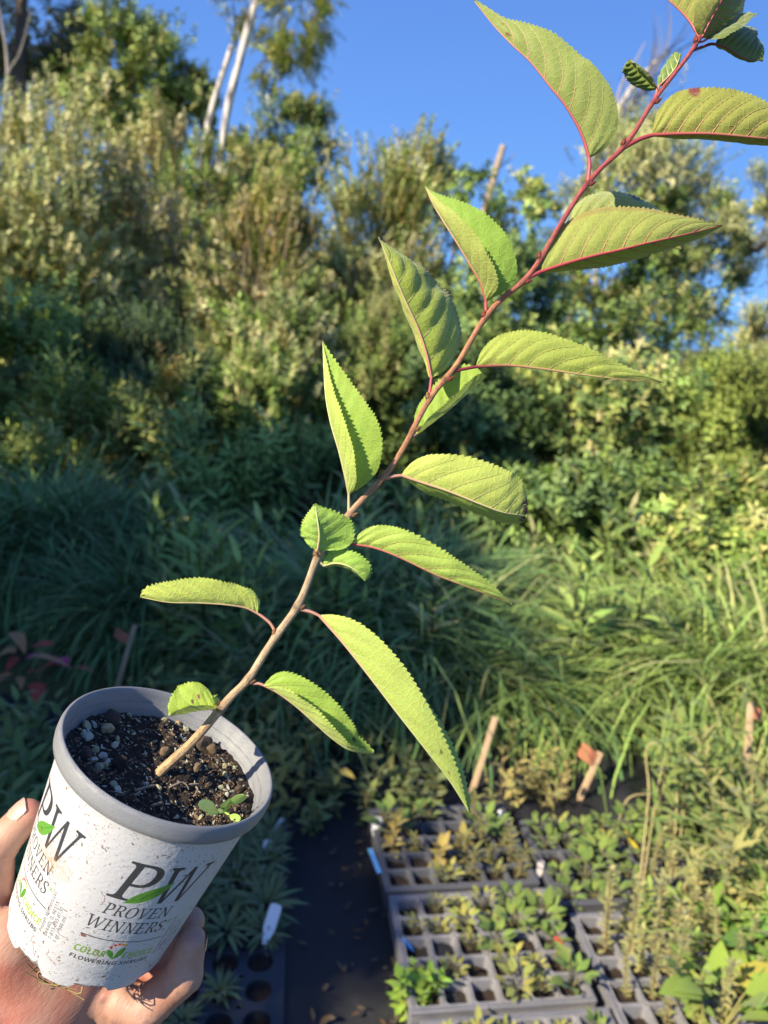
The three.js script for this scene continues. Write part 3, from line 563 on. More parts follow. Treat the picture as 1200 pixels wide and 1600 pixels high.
plate('blue_tag', 'small blue tag lying in a cell of the sunny tray', 'plant tag', 638, 1478, gd(638, 1478), 8, 14, 0.9, lin(0.05, 0.22, 0.62));
function strip(name, label, a, b, w, col) {                                                  // tape stuck along a tray rim
  const m = mesh(name, new RoundedBoxGeometry(w, 0.0016, a.distanceTo(b), 1, 0.0007), std(col, 0.45));
  m.position.copy(a).lerp(b, 0.5); m.rotation.y = Math.atan2(b.x - a.x, b.z - a.z);
  tag(m, label, 'tape');
}
const rimY = TH + 0.0205;
strip('blue_tape', 'strip of light blue tape on the left rim of the shaded tray', G(578, 1326, rimY), G(593, 1364, rimY), 0.013, lin(0.16, 0.42, 0.72));
strip('red_tape', 'short strip of red tape on the rim between the trays', G(869, 1464, rimY), G(886, 1494, rimY), 0.011, lin(0.72, 0.05, 0.03));
strip('yellow_tape', 'yellow strip on the right rim of the far right tray', G(976, 1299, rimY + 0.01), G(995, 1325, rimY + 0.01), 0.011, lin(0.65, 0.5, 0.05));

const woodTex = dataTex(128, (u, v) => { const g = tileNoise(u * 1, v, 4, 21) * 0.4 + 0.6 * Math.abs(Math.sin((u * 14 + tileNoise(u, v, 3, 22) * 3) * Math.PI)); return [0.74 + 0.1 * g, 0.63 + 0.1 * g, 0.49 + 0.1 * g]; }, true);
const wood = std(0xffffff, 0.85, { map: woodTex });
function stake(label, x0, y0, x1, y1, flag) {
  const a = G(x0, y0), d = depthOf(a), b = P(x1, y1, d), len = a.distanceTo(b) + 0.1, t = thing('garden_stake', label, 'garden stake', a, 'wooden garden stakes');
  t.quaternion.setFromUnitVectors(V(0, 1, 0), b.clone().sub(a).normalize());
  const w = 0.014, sh = new THREE.Shape(); sh.moveTo(-w / 2, 0); sh.lineTo(0, -0.05); sh.lineTo(w / 2, 0); sh.lineTo(w / 2, len); sh.lineTo(-w / 2, len); sh.closePath();
  mesh('shaft', new THREE.ExtrudeGeometry(sh, { depth: 0.012, bevelEnabled: true, bevelSize: 0.0012, bevelThickness: 0.0012, bevelSegments: 1 }).translate(0, -0.1, -0.006), wood, t);
  if (flag) {
    const [s, fw, fh, drop] = flag, pos = [], idx = [], uv = [];
    for (let i = 0; i <= 8; i++) for (let j = 0; j <= 4; j++) { const u = i / 8, v = j / 4; pos.push(s * (0.008 + fw * u), len - 0.104 - drop - fh * v + 0.012 * u * s * -1, 0.008 + 0.012 * Math.sin(u * 4 + v) * u); uv.push(u, v); }
    for (let i = 0; i < 8; i++) for (let j = 0; j < 4; j++) { const q = i * 5 + j; idx.push(q, q + 5, q + 1, q + 1, q + 5, q + 6); }
    mesh('flag', geoOf(pos, idx, uv), new THREE.MeshPhysicalMaterial({ color: lin(0.6, 0.22, 0.12), roughness: 1, transmission: 0.25, thickness: 0, side: THREE.DoubleSide }), t);
  }
}
stake('plain wooden stake behind the blue taped tray', 735, 1246, 774, 1121);
stake('wooden stake with a square orange flag behind the far right tray', 902, 1256, 938, 1176, [-1, 0.055, 0.045, 0.0]);
stake('wooden stake with a pink flag in the sunny grass at the right', 1160, 1290, 1173, 1098, [1, 0.03, 0.036, 0.004]);
stake('wooden stake with an orange flag above the pot rim at the left', 180, 1085, 211, 978, [-1, 0.06, 0.04, 0.03]);
stake('short wooden stake behind the small folded leaf', 470, 1110, 489, 1058);

// ---------------------------------------------------------------- garden plants round the trays
function herb(name, label, px, py, spread, h, n, kindOpt, o = {}) {                           // several leafy shoots from one foot
  const p = G(px, py), t = thing(name, label, 'plant', V(p.x, 0, p.z), o.group), r = rng(o.seed), parts = [], big = [];
  for (let i = 0; i < n; i++) {
    const a = r() * 6.28, rr = Math.sqrt(r()) * spread, g = tuftOfLeaves(o.seed * 31 + i, { h: h * (0.6 + 0.5 * r()), tiers: 2, ...kindOpt });
    g.rotateX((r() - 0.5) * 0.9).rotateZ((r() - 0.5) * 0.9).translate(Math.cos(a) * rr, 0, Math.sin(a) * rr); parts.push(g);
  }
  mesh('foliage', mergeGeometries(parts), plantMat, t).userData.kind = 'stuff';
  return t;
}
herb('leafy_herb', 'dark green leafy plants left of the pot, above the thumb', 40, 1290, 0.28, 0.3, 26, { n: 16, len: 0.075, wid: 0.03, col: [0.17, 0.27, 0.08], lean: 1.2 }, { seed: 61 });
herb('leafy_herb', 'shaded green plant left of the pot rim below the red leaves', 70, 1200, 0.22, 0.22, 20, { n: 14, len: 0.06, wid: 0.026, col: [0.22, 0.32, 0.09], lean: 1.2 }, { seed: 62 });
herb('leafy_herb', 'yellowing plant behind the right side of the pot rim', 430, 1235, 0.2, 0.25, 20, { n: 15, len: 0.05, wid: 0.022, col: [0.34, 0.33, 0.08], lean: 1.15 }, { seed: 63 });
herb('leafy_herb', 'yellow green plant above the pot rim behind the small round leaf', 320, 1160, 0.3, 0.3, 26, { n: 16, len: 0.05, wid: 0.022, col: [0.26, 0.3, 0.08], lean: 1.15 }, { seed: 64 });
herb('leafy_herb', 'low green weeds along the back of the blue taped tray', 620, 1240, 0.2, 0.16, 20, { n: 12, len: 0.045, wid: 0.024, col: [0.200, 0.250, 0.075], lean: 1.2 }, { seed: 65 });
herb('leafy_herb', 'orange and yellow weeds between the plain stake and the flagged stake', 830, 1245, 0.17, 0.17, 22, { n: 14, len: 0.032, wid: 0.015, col: [0.40, 0.37, 0.12], lean: 1.15 }, { seed: 66 });
herb('leafy_herb', 'green weeds on the mat behind the round holed tray', 505, 1262, 0.16, 0.13, 18, { n: 12, len: 0.04, wid: 0.02, col: [0.163, 0.213, 0.062], lean: 1.2 }, { seed: 67 });
herb('tall_weed', 'tall sunlit weed with narrow leaves right of the far tray', 1075, 1335, 0.16, 0.5, 12, { n: 26, len: 0.09, wid: 0.016, col: [0.200, 0.288, 0.075], lean: 1.1 }, { seed: 68 });
herb('tall_weed', 'tall pale weed at the right edge beside the lower tray', 1180, 1440, 0.16, 0.45, 14, { n: 28, len: 0.07, wid: 0.015, col: [0.300, 0.325, 0.112], lean: 1.05 }, { seed: 69 });
herb('tall_weed', 'leafy sunlit weed at the right edge below the pink flagged stake', 1190, 1330, 0.17, 0.22, 14, { n: 24, len: 0.07, wid: 0.017, col: [0.250, 0.300, 0.088], lean: 1.1 }, { seed: 70 });
herb('bright_weed', 'bright green lobed weed at the lower left corner of the sunny tray', 655, 1592, 0.04, 0.13, 9, { n: 22, len: 0.03, wid: 0.017, col: [0.312, 0.500, 0.062], lean: 1.2 }, { seed: 71 });
herb('broad_leaved_weed', 'lush green broad weed beside the lower right tray', 1190, 1545, 0.1, 0.2, 9, { n: 12, len: 0.08, wid: 0.05, col: [0.175, 0.325, 0.050], lean: 1.2 }, { seed: 72 });
{ // red leaved plant
  const p = G(55, 1110), t = thing('red_leaved_plant', 'plant with drooping crimson leaves at the left edge above the pot', 'plant', V(p.x, 0, p.z)), r = rng(73);
  mesh('stem', tint(tube([V(0, 0, 0), V(0.02, 0.08, 0), V(0.03, 0.26, 0)], [0.005, 0.004, 0.003], 5), 0.3, 0.16, 0.1), straw, t);
  for (let i = 0; i < 15; i++) {
    const a = i * 2.4 + r(), l = 0.5 + r() * 0.8, d = V(Math.cos(a) * Math.sin(1.2), 0.25, Math.sin(a) * Math.sin(1.2)).normalize(), out = { pos: [], col: [], idx: [] }, k = r();
    leafTris(out, V((r() - 0.5) * 0.36, 0.12 + 0.16 * r(), (r() - 0.5) * 0.2), d, V(-Math.sin(a), 0.2, Math.cos(a)).normalize(), 0.11 * l, 0.05 * l, 0.15, 0.55, k < 0.35 ? [0.55, 0.05, 0.16] : k < 0.75 ? [0.58, 0.09, 0.06] : [0.5, 0.25, 0.09]);
    mesh('leaf', geoOf(out.pos, out.idx, null, out.col), plantMat, t);
  }
}
{ // big pale leaves low at the right corner
  const p = G(1105, 1640), t = thing('pale_leaf_weed', 'yellow green weed with big smooth leaves at the bottom right corner', 'plant', V(p.x, 0, p.z)), r = rng(74);
  for (let i = 0; i < 11; i++) {
    const a = i * 2.4 + r(), out = { pos: [], col: [], idx: [] }, ln = 0.4 + 0.7 * r(), k = 0.8 + 0.4 * r();
    const d = V(Math.cos(a) * Math.sin(ln), Math.cos(ln), Math.sin(a) * Math.sin(ln)), root = V(Math.cos(a) * 0.05, 0.12 + 0.06 * r(), Math.sin(a) * 0.05);
    leafTris(out, root, d, V(-Math.sin(a), 0, Math.cos(a)), 0.09 * k, 0.06 * k, 0.15, 0.3, r() < 0.3 ? [0.42, 0.38, 0.06] : [0.28, 0.4, 0.06]);
    const st = tint(tube([V(0, 0, 0), root.clone().multiplyScalar(0.6), root], [0.003, 0.0025, 0.002], 4), 0.35, 0.33, 0.1); st.deleteAttribute('uv');
    mesh('leaf', mergeGeometries([geoOf(out.pos, out.idx, null, out.col), st]), plantMat, t);
  }
}
// dry stalks in the sunny grass
for (const [i, [x0, y0, pts]] of [[1022, 1330, [[1014, 1240], [1012, 1165], [1040, 1160]]], [1052, 1330, [[1058, 1250], [1052, 1200]]], [1078, 1320, [[1072, 1240], [1078, 1165]]], [1030, 1310, [[1030, 1220], [1040, 1170]]], [1140, 1400, [[1135, 1300], [1128, 1235]]], [1170, 1380, [[1172, 1280], [1176, 1180]]], [1100, 1430, [[1080, 1360], [1150, 1300]]], [975, 1320, [[970, 1270], [985, 1245], [1022, 1240]]], [1150, 1200, [[1152, 1120], [1152, 1062]]]].entries()) {
  const a = G(x0, y0), d = depthOf(a), ps = [a, ...pts.map(([x, y]) => P(x, y, d))].map((p) => p.sub(a));
  const t = tag(mesh('dry_stalk', smoothTube(ps, 0.0032, 0.0014, 5, 12, () => [0.5, 0.42, 0.2]), straw), ['tall hooked dry stalk nearest the seed trays', 'short straight dry stalk between the hooked stalk and the tall weeds', 'upright dry stalk left of the tall sunlit weed', 'thin dry stalk touching the hooked stalk', 'dry stalk standing among the pale weeds by the lower right tray', 'long dry stalk at the right edge under the pink flagged stake', 'dry stalk leaning far over to the right beside the trays', 'low curled dry stalk at the corner of the far right tray', 'lone dry stalk in the bright grass above the pink flagged stake'][i], 'stalk', 'dry stalks in the sunny grass');
  t.position.copy(a);
}
{ // litter on the mat
  const r = rng(88), q = [];
  for (let i = 0; i < 46; i++) {
    const p = G(480 + r() * 150, 1290 + r() * 320, 0.03), out = { pos: [], col: [], idx: [] }, a = r() * 6.28, near0 = p.x > -0.13 - 0.14 * (p.z + 1.7); if (!near0 && r() < 0.5) continue;
    leafTris(out, V(p.x, 0.024 + 0.008 * r(), p.z), V(Math.cos(a), 0.1, Math.sin(a)).normalize(), V(-Math.sin(a), 0.2 * (r() - 0.5), Math.cos(a)).normalize(), 0.012 + 0.02 * r(), 0.006 + 0.008 * r(), 0.4, -0.2, r() < 0.3 ? [0.16, 0.08, 0.03] : [0.12, 0.09, 0.055]);
    q.push(geoOf(out.pos, out.idx, null, out.col));
  }
  tag(mesh('leaf_litter', mergeGeometries(q), plantMat), 'scattered dry leaf litter on the black mat between the trays', 'leaf litter', null, 'stuff');
}

// ---------------------------------------------------------------- the pot
const POT = P(268, 1174, 0.42), POT_H = 0.117;
const potQ = new THREE.Quaternion();
{
  const r = ray(268, 1174).normalize(), v = V(0.431, 0.902, 0).applyQuaternion(camQ);
  v.addScaledVector(r, -v.dot(r)).normalize();
  const a = r.clone().multiplyScalar(-Math.sin(rad(31.3))).addScaledVector(v, Math.cos(rad(31.3))).normalize();
  const z = r.clone().negate().addScaledVector(a, r.dot(a)).normalize(), x = a.clone().cross(z);
  potQ.setFromRotationMatrix(new THREE.Matrix4().makeBasis(x, a, z));
}
const potWorld = (x, y, z) => V(x, y, z).applyQuaternion(potQ).add(POT);
const potLocal = (p) => p.clone().sub(POT).applyQuaternion(potQ.clone().invert());
const pot = thing('plant_pot', 'white printed nursery pot with a grey rim, held tilted in the hand', 'plant pot', POT);
pot.quaternion.copy(potQ);
const wallR = (y) => lerp(0.0455, 0.0568, clamp((y + POT_H) / (POT_H - 0.006), 0, 1));
const SOIL_Y = -0.0165;
{
  const W = 2048, H = 900, y2v = (y) => ((-y) / POT_H) * H, phi2u = (deg) => ((((deg + 180) % 360) + 360) % 360) / 360 * W;
  const pxm = W / (2 * Math.PI * 0.052), pym = H / POT_H;                                   // pixels per metre along and up the wall
  const print = canvasTex(W, H, (g) => {
    const r = rng(9);
    g.fillStyle = '#c6c7ca'; g.fillRect(0, 0, W, H);
    const block = (deg) => {
      g.save();
      g.translate(phi2u(deg), 0); g.scale(pxm / 1000, pym / 1000);                          // millimetres from here on
      const mm = (v) => -v * 1000 + 3.5;
      g.fillStyle = '#3d4046'; g.strokeStyle = '#3d4046';
      const word = (s, x, y, h, w, font = 'serif', col = '#3d4046', skew = -0.18) => { g.save(); g.translate(x, y); g.transform(1, 0, skew, 1, 0, 0); g.font = font; const m = g.measureText(s).width; g.scale(w / m, h / 72); g.fillStyle = col; g.fillText(s, 0, 0); g.restore(); };
      word('P', -20, mm(-0.0495), 25, 21, '100px serif'); word('W', 1, mm(-0.0495), 25, 25, '100px serif');
      g.fillStyle = '#5f9a3c'; g.beginPath(); g.moveTo(-9, mm(-0.051)); g.bezierCurveTo(-6, mm(-0.043), 2, mm(-0.04), 11, mm(-0.0345)); g.bezierCurveTo(8, mm(-0.043), 3, mm(-0.0505), -9, mm(-0.051)); g.fill();
      g.strokeStyle = '#487d2b'; g.lineWidth = 0.35; g.beginPath(); g.moveTo(-9, mm(-0.051)); g.quadraticCurveTo(0, mm(-0.046), 9, mm(-0.0365)); g.stroke();
      word('PROVEN', -17.5, mm(-0.0605), 7.5, 36, '100px serif'); word('WINNERS', -23, mm(-0.071), 7.8, 43, '100px serif');
      g.font = '4px sans-serif'; g.fillText('\u00ae', 21, mm(-0.066));
      g.fillStyle = '#3d4046'; g.fillRect(-22, mm(-0.0765), 46, 0.55);
      word('COLOR', -22.5, mm(-0.0885), 4.3, 18, 'bold 100px sans-serif', '#6d9a36', -0.12); word('CHOICE', 4.5, mm(-0.0885), 4.3, 19, 'bold 100px sans-serif', '#8fae3e', -0.12);
      g.fillStyle = '#4f8f34'; g.beginPath(); g.moveTo(0.5, mm(-0.0895)); g.quadraticCurveTo(-6, mm(-0.086), -4, mm(-0.083)); g.quadraticCurveTo(0, mm(-0.084), 0.5, mm(-0.0895)); g.quadraticCurveTo(6, mm(-0.086), 4.5, mm(-0.0805)); g.quadraticCurveTo(0, mm(-0.083), 0.5, mm(-0.0895)); g.fill();
      for (const [x, y, c] of [[-3.4, -0.0812, '#b5302f'], [-1.8, -0.0795, '#c8382e'], [0.2, -0.0787, '#d4552c'], [2.2, -0.0787, '#dd8a2b'], [4, -0.0793, '#e0ab33']]) { g.fillStyle = c; g.beginPath(); g.arc(x, mm(y), 0.85, 0, 7); g.fill(); }
      word('FLOWERING SHRUBS', -23, mm(-0.0935), 2.6, 46, 'bold 100px sans-serif', '#3a3d42', -0.12);
      g.restore();
    };
    for (const d of [22, -54, -130, 154, 98]) block(d);
    for (const d of [-19, -93, 58, 191, 131]) {                                             // small print, turned on its side
      g.save(); g.translate(phi2u(d), y2v(-0.094)); g.scale(pxm / 1000, pym / 1000); g.rotate(-Math.PI / 2); g.fillStyle = '#3a3d42'; g.font = '3.1px sans-serif';
      ['Proven Winners LLC', 'Dekalb, IL 60115', '1-815-895-8130', '1 qt / 946 ml'].forEach((s, i) => g.fillText(s, 0, -5 + i * 3.4)); g.restore();
    }
    for (let i = 0; i < 8500; i++) {                                                        // splashed soil: flecks and streaks
      const x = r() * W, y = Math.pow(r(), 0.9) * H, k = fbm(x / 190, y / 190, 4); if (r() > (k - 0.4) * 5) continue; const small = Math.abs(((x - phi2u(-19)) + W) % W) < 60 && y > y2v(-0.06); if (small && r() < 0.8) continue;
      g.fillStyle = `rgba(${70 + 40 * r()},${50 + 32 * r()},${40 + 24 * r()},${0.35 + 0.5 * r()})`;
      g.save(); g.translate(x, y); g.rotate(r() * 6.28); g.fillRect(0, 0, 1.2 + Math.pow(r(), 3) * 13, 1 + Math.pow(r(), 3) * 4.4); g.restore();
    }
    for (let i = 0; i < 110; i++) { const x = r() * W, y = (1 - Math.pow(r(), 1.8)) * H, s = 3 + 13 * r() * r(); g.fillStyle = `rgba(${90 + 30 * r()},${62 + 20 * r()},${48},${0.5 + 0.4 * r()})`; g.beginPath(); for (let k = 0; k < 9; k++) g.lineTo(x + Math.cos(k * 0.7) * s * (0.4 + r()), y + Math.sin(k * 0.7) * s * (0.3 + 0.6 * r())); g.fill(); }
    for (let i = 0; i < 900; i++) { const a = r() * 6.28, q = Math.pow(r(), 0.7), x = phi2u(-40) + Math.cos(a) * q * 95 + 20, y = y2v(-0.054) + Math.sin(a) * q * 62; g.fillStyle = `rgba(${150 + 40 * r()},${105 + 30 * r()},${62 + 24 * r()},${0.06 + 0.2 * r()})`; g.save(); g.translate(x, y); g.rotate(0.7 + r() * 0.5); g.fillRect(0, 0, 4 + 16 * r(), 1 + 2 * r()); g.restore(); }
    g.lineWidth = 1.6;
    for (const [d, y, s] of [[-2, -0.052, 1], [-20, -0.083, 2], [9, -0.088, 3], [-30, -0.099, 4], [-16, -0.1, 5]]) {   // dried root hairs stuck to the wall
      const q = rng(s); g.strokeStyle = '#6b4534'; g.beginPath(); let x = phi2u(d), yy = y2v(y); g.moveTo(x, yy); for (let k = 0; k < 12; k++) { x += (q() - 0.35) * 16; yy += (q() - 0.1) * 14; g.lineTo(x, yy); } g.stroke();
    }
  });
  print.wrapS = print.wrapT = THREE.ClampToEdgeWrapping;
  const pos = [], idx = [], uv = [], n = 160, rows = 34;
  for (let j = 0; j <= rows; j++) for (let i = 0; i <= n; i++) {
    const v = j / rows, ph = rad(-180 + (360 * i) / n), foot = v < 0.001 ? 0.0045 * (0.5 - 0.5 * Math.tanh(6 * Math.cos(ph * 8 + 0.6))) : 0;
    const y = lerp(-POT_H, -0.003, v) + foot, rr = wallR(y) - (Math.abs(v - 0.1) < 0.016 ? 0.0005 : 0) + (v > 0.93 ? 0.0006 : 0);
    pos.push(Math.sin(ph) * rr, y, Math.cos(ph) * rr); uv.push(i / n, 1 - -y / POT_H);
  }
  for (let j = 0; j < rows; j++) for (let i = 0; i < n; i++) { const a = j * (n + 1) + i; idx.push(a, a + 1, a + n + 1, a + 1, a + n + 2, a + n + 1); }
  mesh('wall', geoOf(pos, idx, uv), std(0xffffff, 0.42, { map: print, bumpMap: scaled(grain, 7, 3), bumpScale: 0.00025 }), pot);
  const grey = std(0xffffff, 0.38, { map: dataTex(256, (u, v) => { const d = tileNoise(u, v, 8, 30), e = tileNoise(u, v, 80, 31), k = 0.52 + 0.06 * d + (e > 0.7 ? 0.1 * d : 0); return [k * 0.98, k * 1.0, k * 1.03]; }, true), bumpMap: scaled(grain, 6), bumpScale: 0.0003 });
  const lat = (pts, name) => { const g = new THREE.LatheGeometry(pts.map(([x, y]) => new THREE.Vector2(x, y)), 128), u = g.attributes.uv; for (let i = 0; i < u.count; i++) u.setXY(i, u.getX(i) * 6, u.getY(i)); return mesh(name, g, grey, pot); };
  lat([[0.0572, -0.0092], [0.0588, -0.0098], [0.0602, -0.0088], [0.0607, -0.006], [0.0607, -0.002], [0.0602, 0.0002], [0.0593, 0.0011], [0.0583, 0.0008], [0.0577, -0.0005]], 'rim');
  lat([[0.0577, -0.0005], [0.0567, -0.0022], [0.0562, -0.0062], [0.0553, -0.0068], [0.0549, -0.011], [0.0543, -0.0116], [0.0535, -0.02], [0.05, -0.06], [0.0435, -POT_H + 0.006]], 'inner_wall');
  lat([[0.0435, -POT_H + 0.006], [0.002, -POT_H + 0.006]], 'base');
}
// soil in the pot
const soilH = (x, z) => SOIL_Y + 0.006 * (fbm(x * 90 + 5, 1, z * 90) - 0.5) + 0.0045 * (fbm(x * 260, 7, z * 260) - 0.5) + 0.003 * sstep(Math.hypot(x, z), 0.03, 0.054);
{
  const pos = [0, soilH(0, 0), 0], idx = [], uv = [0, 0], rings = 46, n = 120;
  for (let j = 1; j <= rings; j++) for (let i = 0; i < n; i++) { const r = 0.0542 * j / rings, a = (i / n) * 6.28318, x = Math.cos(a) * r, z = Math.sin(a) * r; pos.push(x, soilH(x, z), z); uv.push(x * 20, z * 20); }
  for (let i = 0; i < n; i++) idx.push(0, 1 + ((i + 1) % n), 1 + i);
  for (let j = 0; j < rings - 1; j++) for (let i = 0; i < n; i++) { const a = 1 + j * n + i, b = 1 + j * n + ((i + 1) % n); idx.push(a, b, a + n, b, b + n, a + n); }
  const tex = dataTex(256, (u, v) => { const e = tileNoise(u, v, 50, 40), d = tileNoise(u, v, 14, 41), k = 0.1 + 0.16 * e * d + (e > 0.7 ? 0.12 : 0); return [k * 1.2, k * 0.97, k * 0.8]; }, true);
  const soil = mesh('potting_soil', geoOf(pos, idx, uv), std(0xffffff, 1, { map: tex, bumpMap: grain, bumpScale: 0.003 }), pot);
  const r = rng(33), lump = (s, seed, k = 0.42) => { const g = mergeVertices(new THREE.IcosahedronGeometry(s, 1).deleteAttribute('uv').deleteAttribute('normal')), p = g.attributes.position; for (let i = 0; i < p.count; i++) { const q = V(p.getX(i), p.getY(i), p.getZ(i)), f = 1 - k + 2 * k * noise(q.x / s * 1.3 + seed, q.y / s * 1.3, q.z / s * 1.3 + seed); p.setXYZ(i, q.x * f, q.y * f * 0.8, q.z * f); } const f = g.toNonIndexed(); f.computeVertexNormals(); return f; };
  const perl = [lin(0.36, 0.36, 0.29), lin(0.29, 0.3, 0.19), lin(0.35, 0.32, 0.18)].map((c) => std(c, 0.95, { flatShading: true })), grit = std(0xffffff, 1, { vertexColors: true });
  const shapes = [1, 2, 3, 4].map((s) => lump(1, s * 3.1));
  const onSoil = (px, py) => { const o = potLocal(EYE), d = ray(px, py).applyQuaternion(potQ.clone().invert()), t = (SOIL_Y - o.y) / d.y; return o.addScaledVector(d, t); };
  const put = (x, z, s, list, name) => { const m = mesh(name, shapes[Math.floor(r() * 4)], list[Math.floor(r() * list.length)], soil); m.position.set(x, soilH(x, z) + s * 0.35, z); m.rotation.set(r() * 6, r() * 6, r() * 6); if (name === 'bark_chip') s *= 0.78; m.scale.set(s * 1.15, s * (0.5 + 0.4 * r()), s * (0.8 + 0.5 * r())); };
  for (const [px, py, s] of [[196, 1114, 2.5], [212, 1116, 2.7], [200, 1124, 1.8], [230, 1121, 1.9], [252, 1131, 2.3], [242, 1157, 2.1], [164, 1147, 4.2], [145, 1136, 3], [132, 1140, 3.2], [128, 1152, 2.6], [136, 1156, 3.2], [122, 1146, 2.2], [182, 1161, 3.2], [176, 1170, 2.4], [150, 1172, 2.4], [160, 1180, 2.6], [145, 1190, 3.6], [163, 1196, 2.4], [152, 1204, 3], [168, 1190, 2.2], [199, 1148, 1.9], [207, 1152, 1.6], [184, 1232, 3], [178, 1226, 2.2], [227, 1228, 2], [348, 1204, 2.1], [350, 1213, 2.4], [362, 1206, 1.9], [352, 1246, 1.8], [313, 1278, 2.1], [275, 1277, 1.6], [305, 1223, 1.6], [274, 1138, 1.8], [286, 1147, 2.4], [265, 1125, 2.1], [345, 1231, 1.7], [360, 1240, 1.6]]) { const q = onSoil(px, py); put(q.x, q.z, s / 1250, perl, 'perlite'); }
  const dark = [std(lin(0.03, 0.023, 0.02), 0.95, { flatShading: true }), std(lin(0.06, 0.045, 0.036), 0.95, { flatShading: true })], tan = [std(lin(0.2, 0.14, 0.08), 0.9, { flatShading: true }), std(lin(0.14, 0.1, 0.06), 0.9, { flatShading: true })], amber = [std(lin(0.42, 0.24, 0.08), 0.6)];
  for (const [px, py, s, l] of [[168, 1132, 6.5, dark], [186, 1196, 5.5, dark], [316, 1170, 5.5, tan], [328, 1178, 4.5, tan], [309, 1164, 4, tan], [255, 1180, 3.6, tan], [306, 1202, 4, tan], [275, 1137, 2, amber], [247, 1232, 2.7, [std(lin(0.4, 0.36, 0.2), 0.8)]], [362, 1255, 4, dark], [372, 1238, 4, tan], [130, 1186, 5, dark]]) { const q = onSoil(px, py); put(q.x, q.z, s / 1000, l, 'bark_chip'); }
  for (const [x0, y0, x1, y1, w] of [[210, 1238, 244, 1228, 1.4], [262, 1236, 282, 1228, 1.2], [275, 1226, 293, 1238, 0.8], [293, 1232, 312, 1235, 0.9], [303, 1236, 300, 1250, 0.8], [234, 1266, 254, 1257, 1.4], [208, 1248, 216, 1240, 1.2]]) {
    const a = onSoil(x0, y0), b = onSoil(x1, y1); for (const q of [a, b]) q.y = soilH(q.x, q.z) + 0.0014; const m = a.clone().lerp(b, 0.5); m.y += 0.0015; m.x += 0.001;
    mesh('twig', smoothTube([a, m, b], w / 1500, w / 2200, 5, 8, () => [0.24, 0.19, 0.14]), grit, soil);
  }
  const bits = [];
  for (let i = 0; i < 5200; i++) {
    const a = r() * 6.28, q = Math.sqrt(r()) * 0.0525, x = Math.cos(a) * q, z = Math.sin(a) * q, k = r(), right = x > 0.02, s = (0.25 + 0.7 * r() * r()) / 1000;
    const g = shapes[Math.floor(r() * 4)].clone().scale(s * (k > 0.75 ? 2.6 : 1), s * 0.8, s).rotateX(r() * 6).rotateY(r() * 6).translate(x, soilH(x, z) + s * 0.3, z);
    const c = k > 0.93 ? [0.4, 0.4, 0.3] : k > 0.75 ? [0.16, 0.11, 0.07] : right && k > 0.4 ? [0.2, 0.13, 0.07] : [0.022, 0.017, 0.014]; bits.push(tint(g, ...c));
  }
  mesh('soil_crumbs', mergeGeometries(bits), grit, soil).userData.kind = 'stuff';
  // roots hanging out of the drain holes
  const hair = [];
  for (let i = 0; i < 20; i++) { const a = rad(-14 + r() * 32), rr = 0.03 + 0.014 * r(), s = V(Math.sin(a) * rr, -POT_H + 0.004, Math.cos(a) * rr), l = 0.005 + 0.006 * r(); hair.push(smoothTube([s, s.clone().add(V((r() - 0.5) * 0.012, -l * 0.6, 0.006 * r())), s.clone().add(V((r() - 0.5) * 0.024, -l, 0.005 * r())), s.clone().add(V((r() - 0.6) * 0.03, -l * (0.6 + 0.5 * r()), 0.01 * r()))], 0.00055, 0.0003, 4, 10, () => [0.3, 0.22, 0.09])); }
  mesh('root_hairs', mergeGeometries(hair), grit, pot).userData.kind = 'stuff';
  // weed seedling by the right wall
  const b = onSoil(350, 1276), w = thing('pot_weed', 'tiny weed seedling with smooth green leaves by the right pot wall', 'seedling', potWorld(b.x, soilH(b.x, b.z), b.z));
  for (const [x, y, wd, c] of [[382, 1237, 16, [0.42, 0.62, 0.14]], [353, 1248, 15, [0.36, 0.54, 0.14]], [309, 1254, 14, [0.34, 0.5, 0.18]], [321, 1275, 10, [0.3, 0.45, 0.14]], [376, 1283, 10, [0.36, 0.54, 0.12]]]) {
    const d = depthOf(w.position), root = V(0, 0.002, 0), tip = P(x, y, d - 0.006).sub(w.position), dir = tip.clone().sub(root), len = dir.length(); dir.normalize();
    const side = V(0.6, 0.4, 0.7).cross(dir).normalize(), pos = [], idx = [], n = 10, hw = (wd / FOCAL) * d * 0.65, up = side.clone().cross(dir);
    for (let i = 0; i <= n; i++) { const t = i / n, f = t < 0.3 ? 0.2 + t * 0.6 : Math.sqrt(Math.max(0, 1 - Math.pow((t - 0.68) / 0.33, 2))) * 0.95 + 0.02; for (const s of [-1, 0, 1]) { const p = root.clone().addScaledVector(dir, len * t).addScaledVector(side, s * hw * f).addScaledVector(up, 0.15 * hw * s * s - 0.12 * len * t * t); pos.push(p.x, p.y, p.z); } }
    for (let i = 0; i < n; i++) for (const k of [0, 1]) { const a = i * 3 + k; idx.push(a, a + 1, a + 3, a + 1, a + 4, a + 3); }
    mesh('leaf', tint(geoOf(pos, idx), ...c), plantMat, w);
  }
}

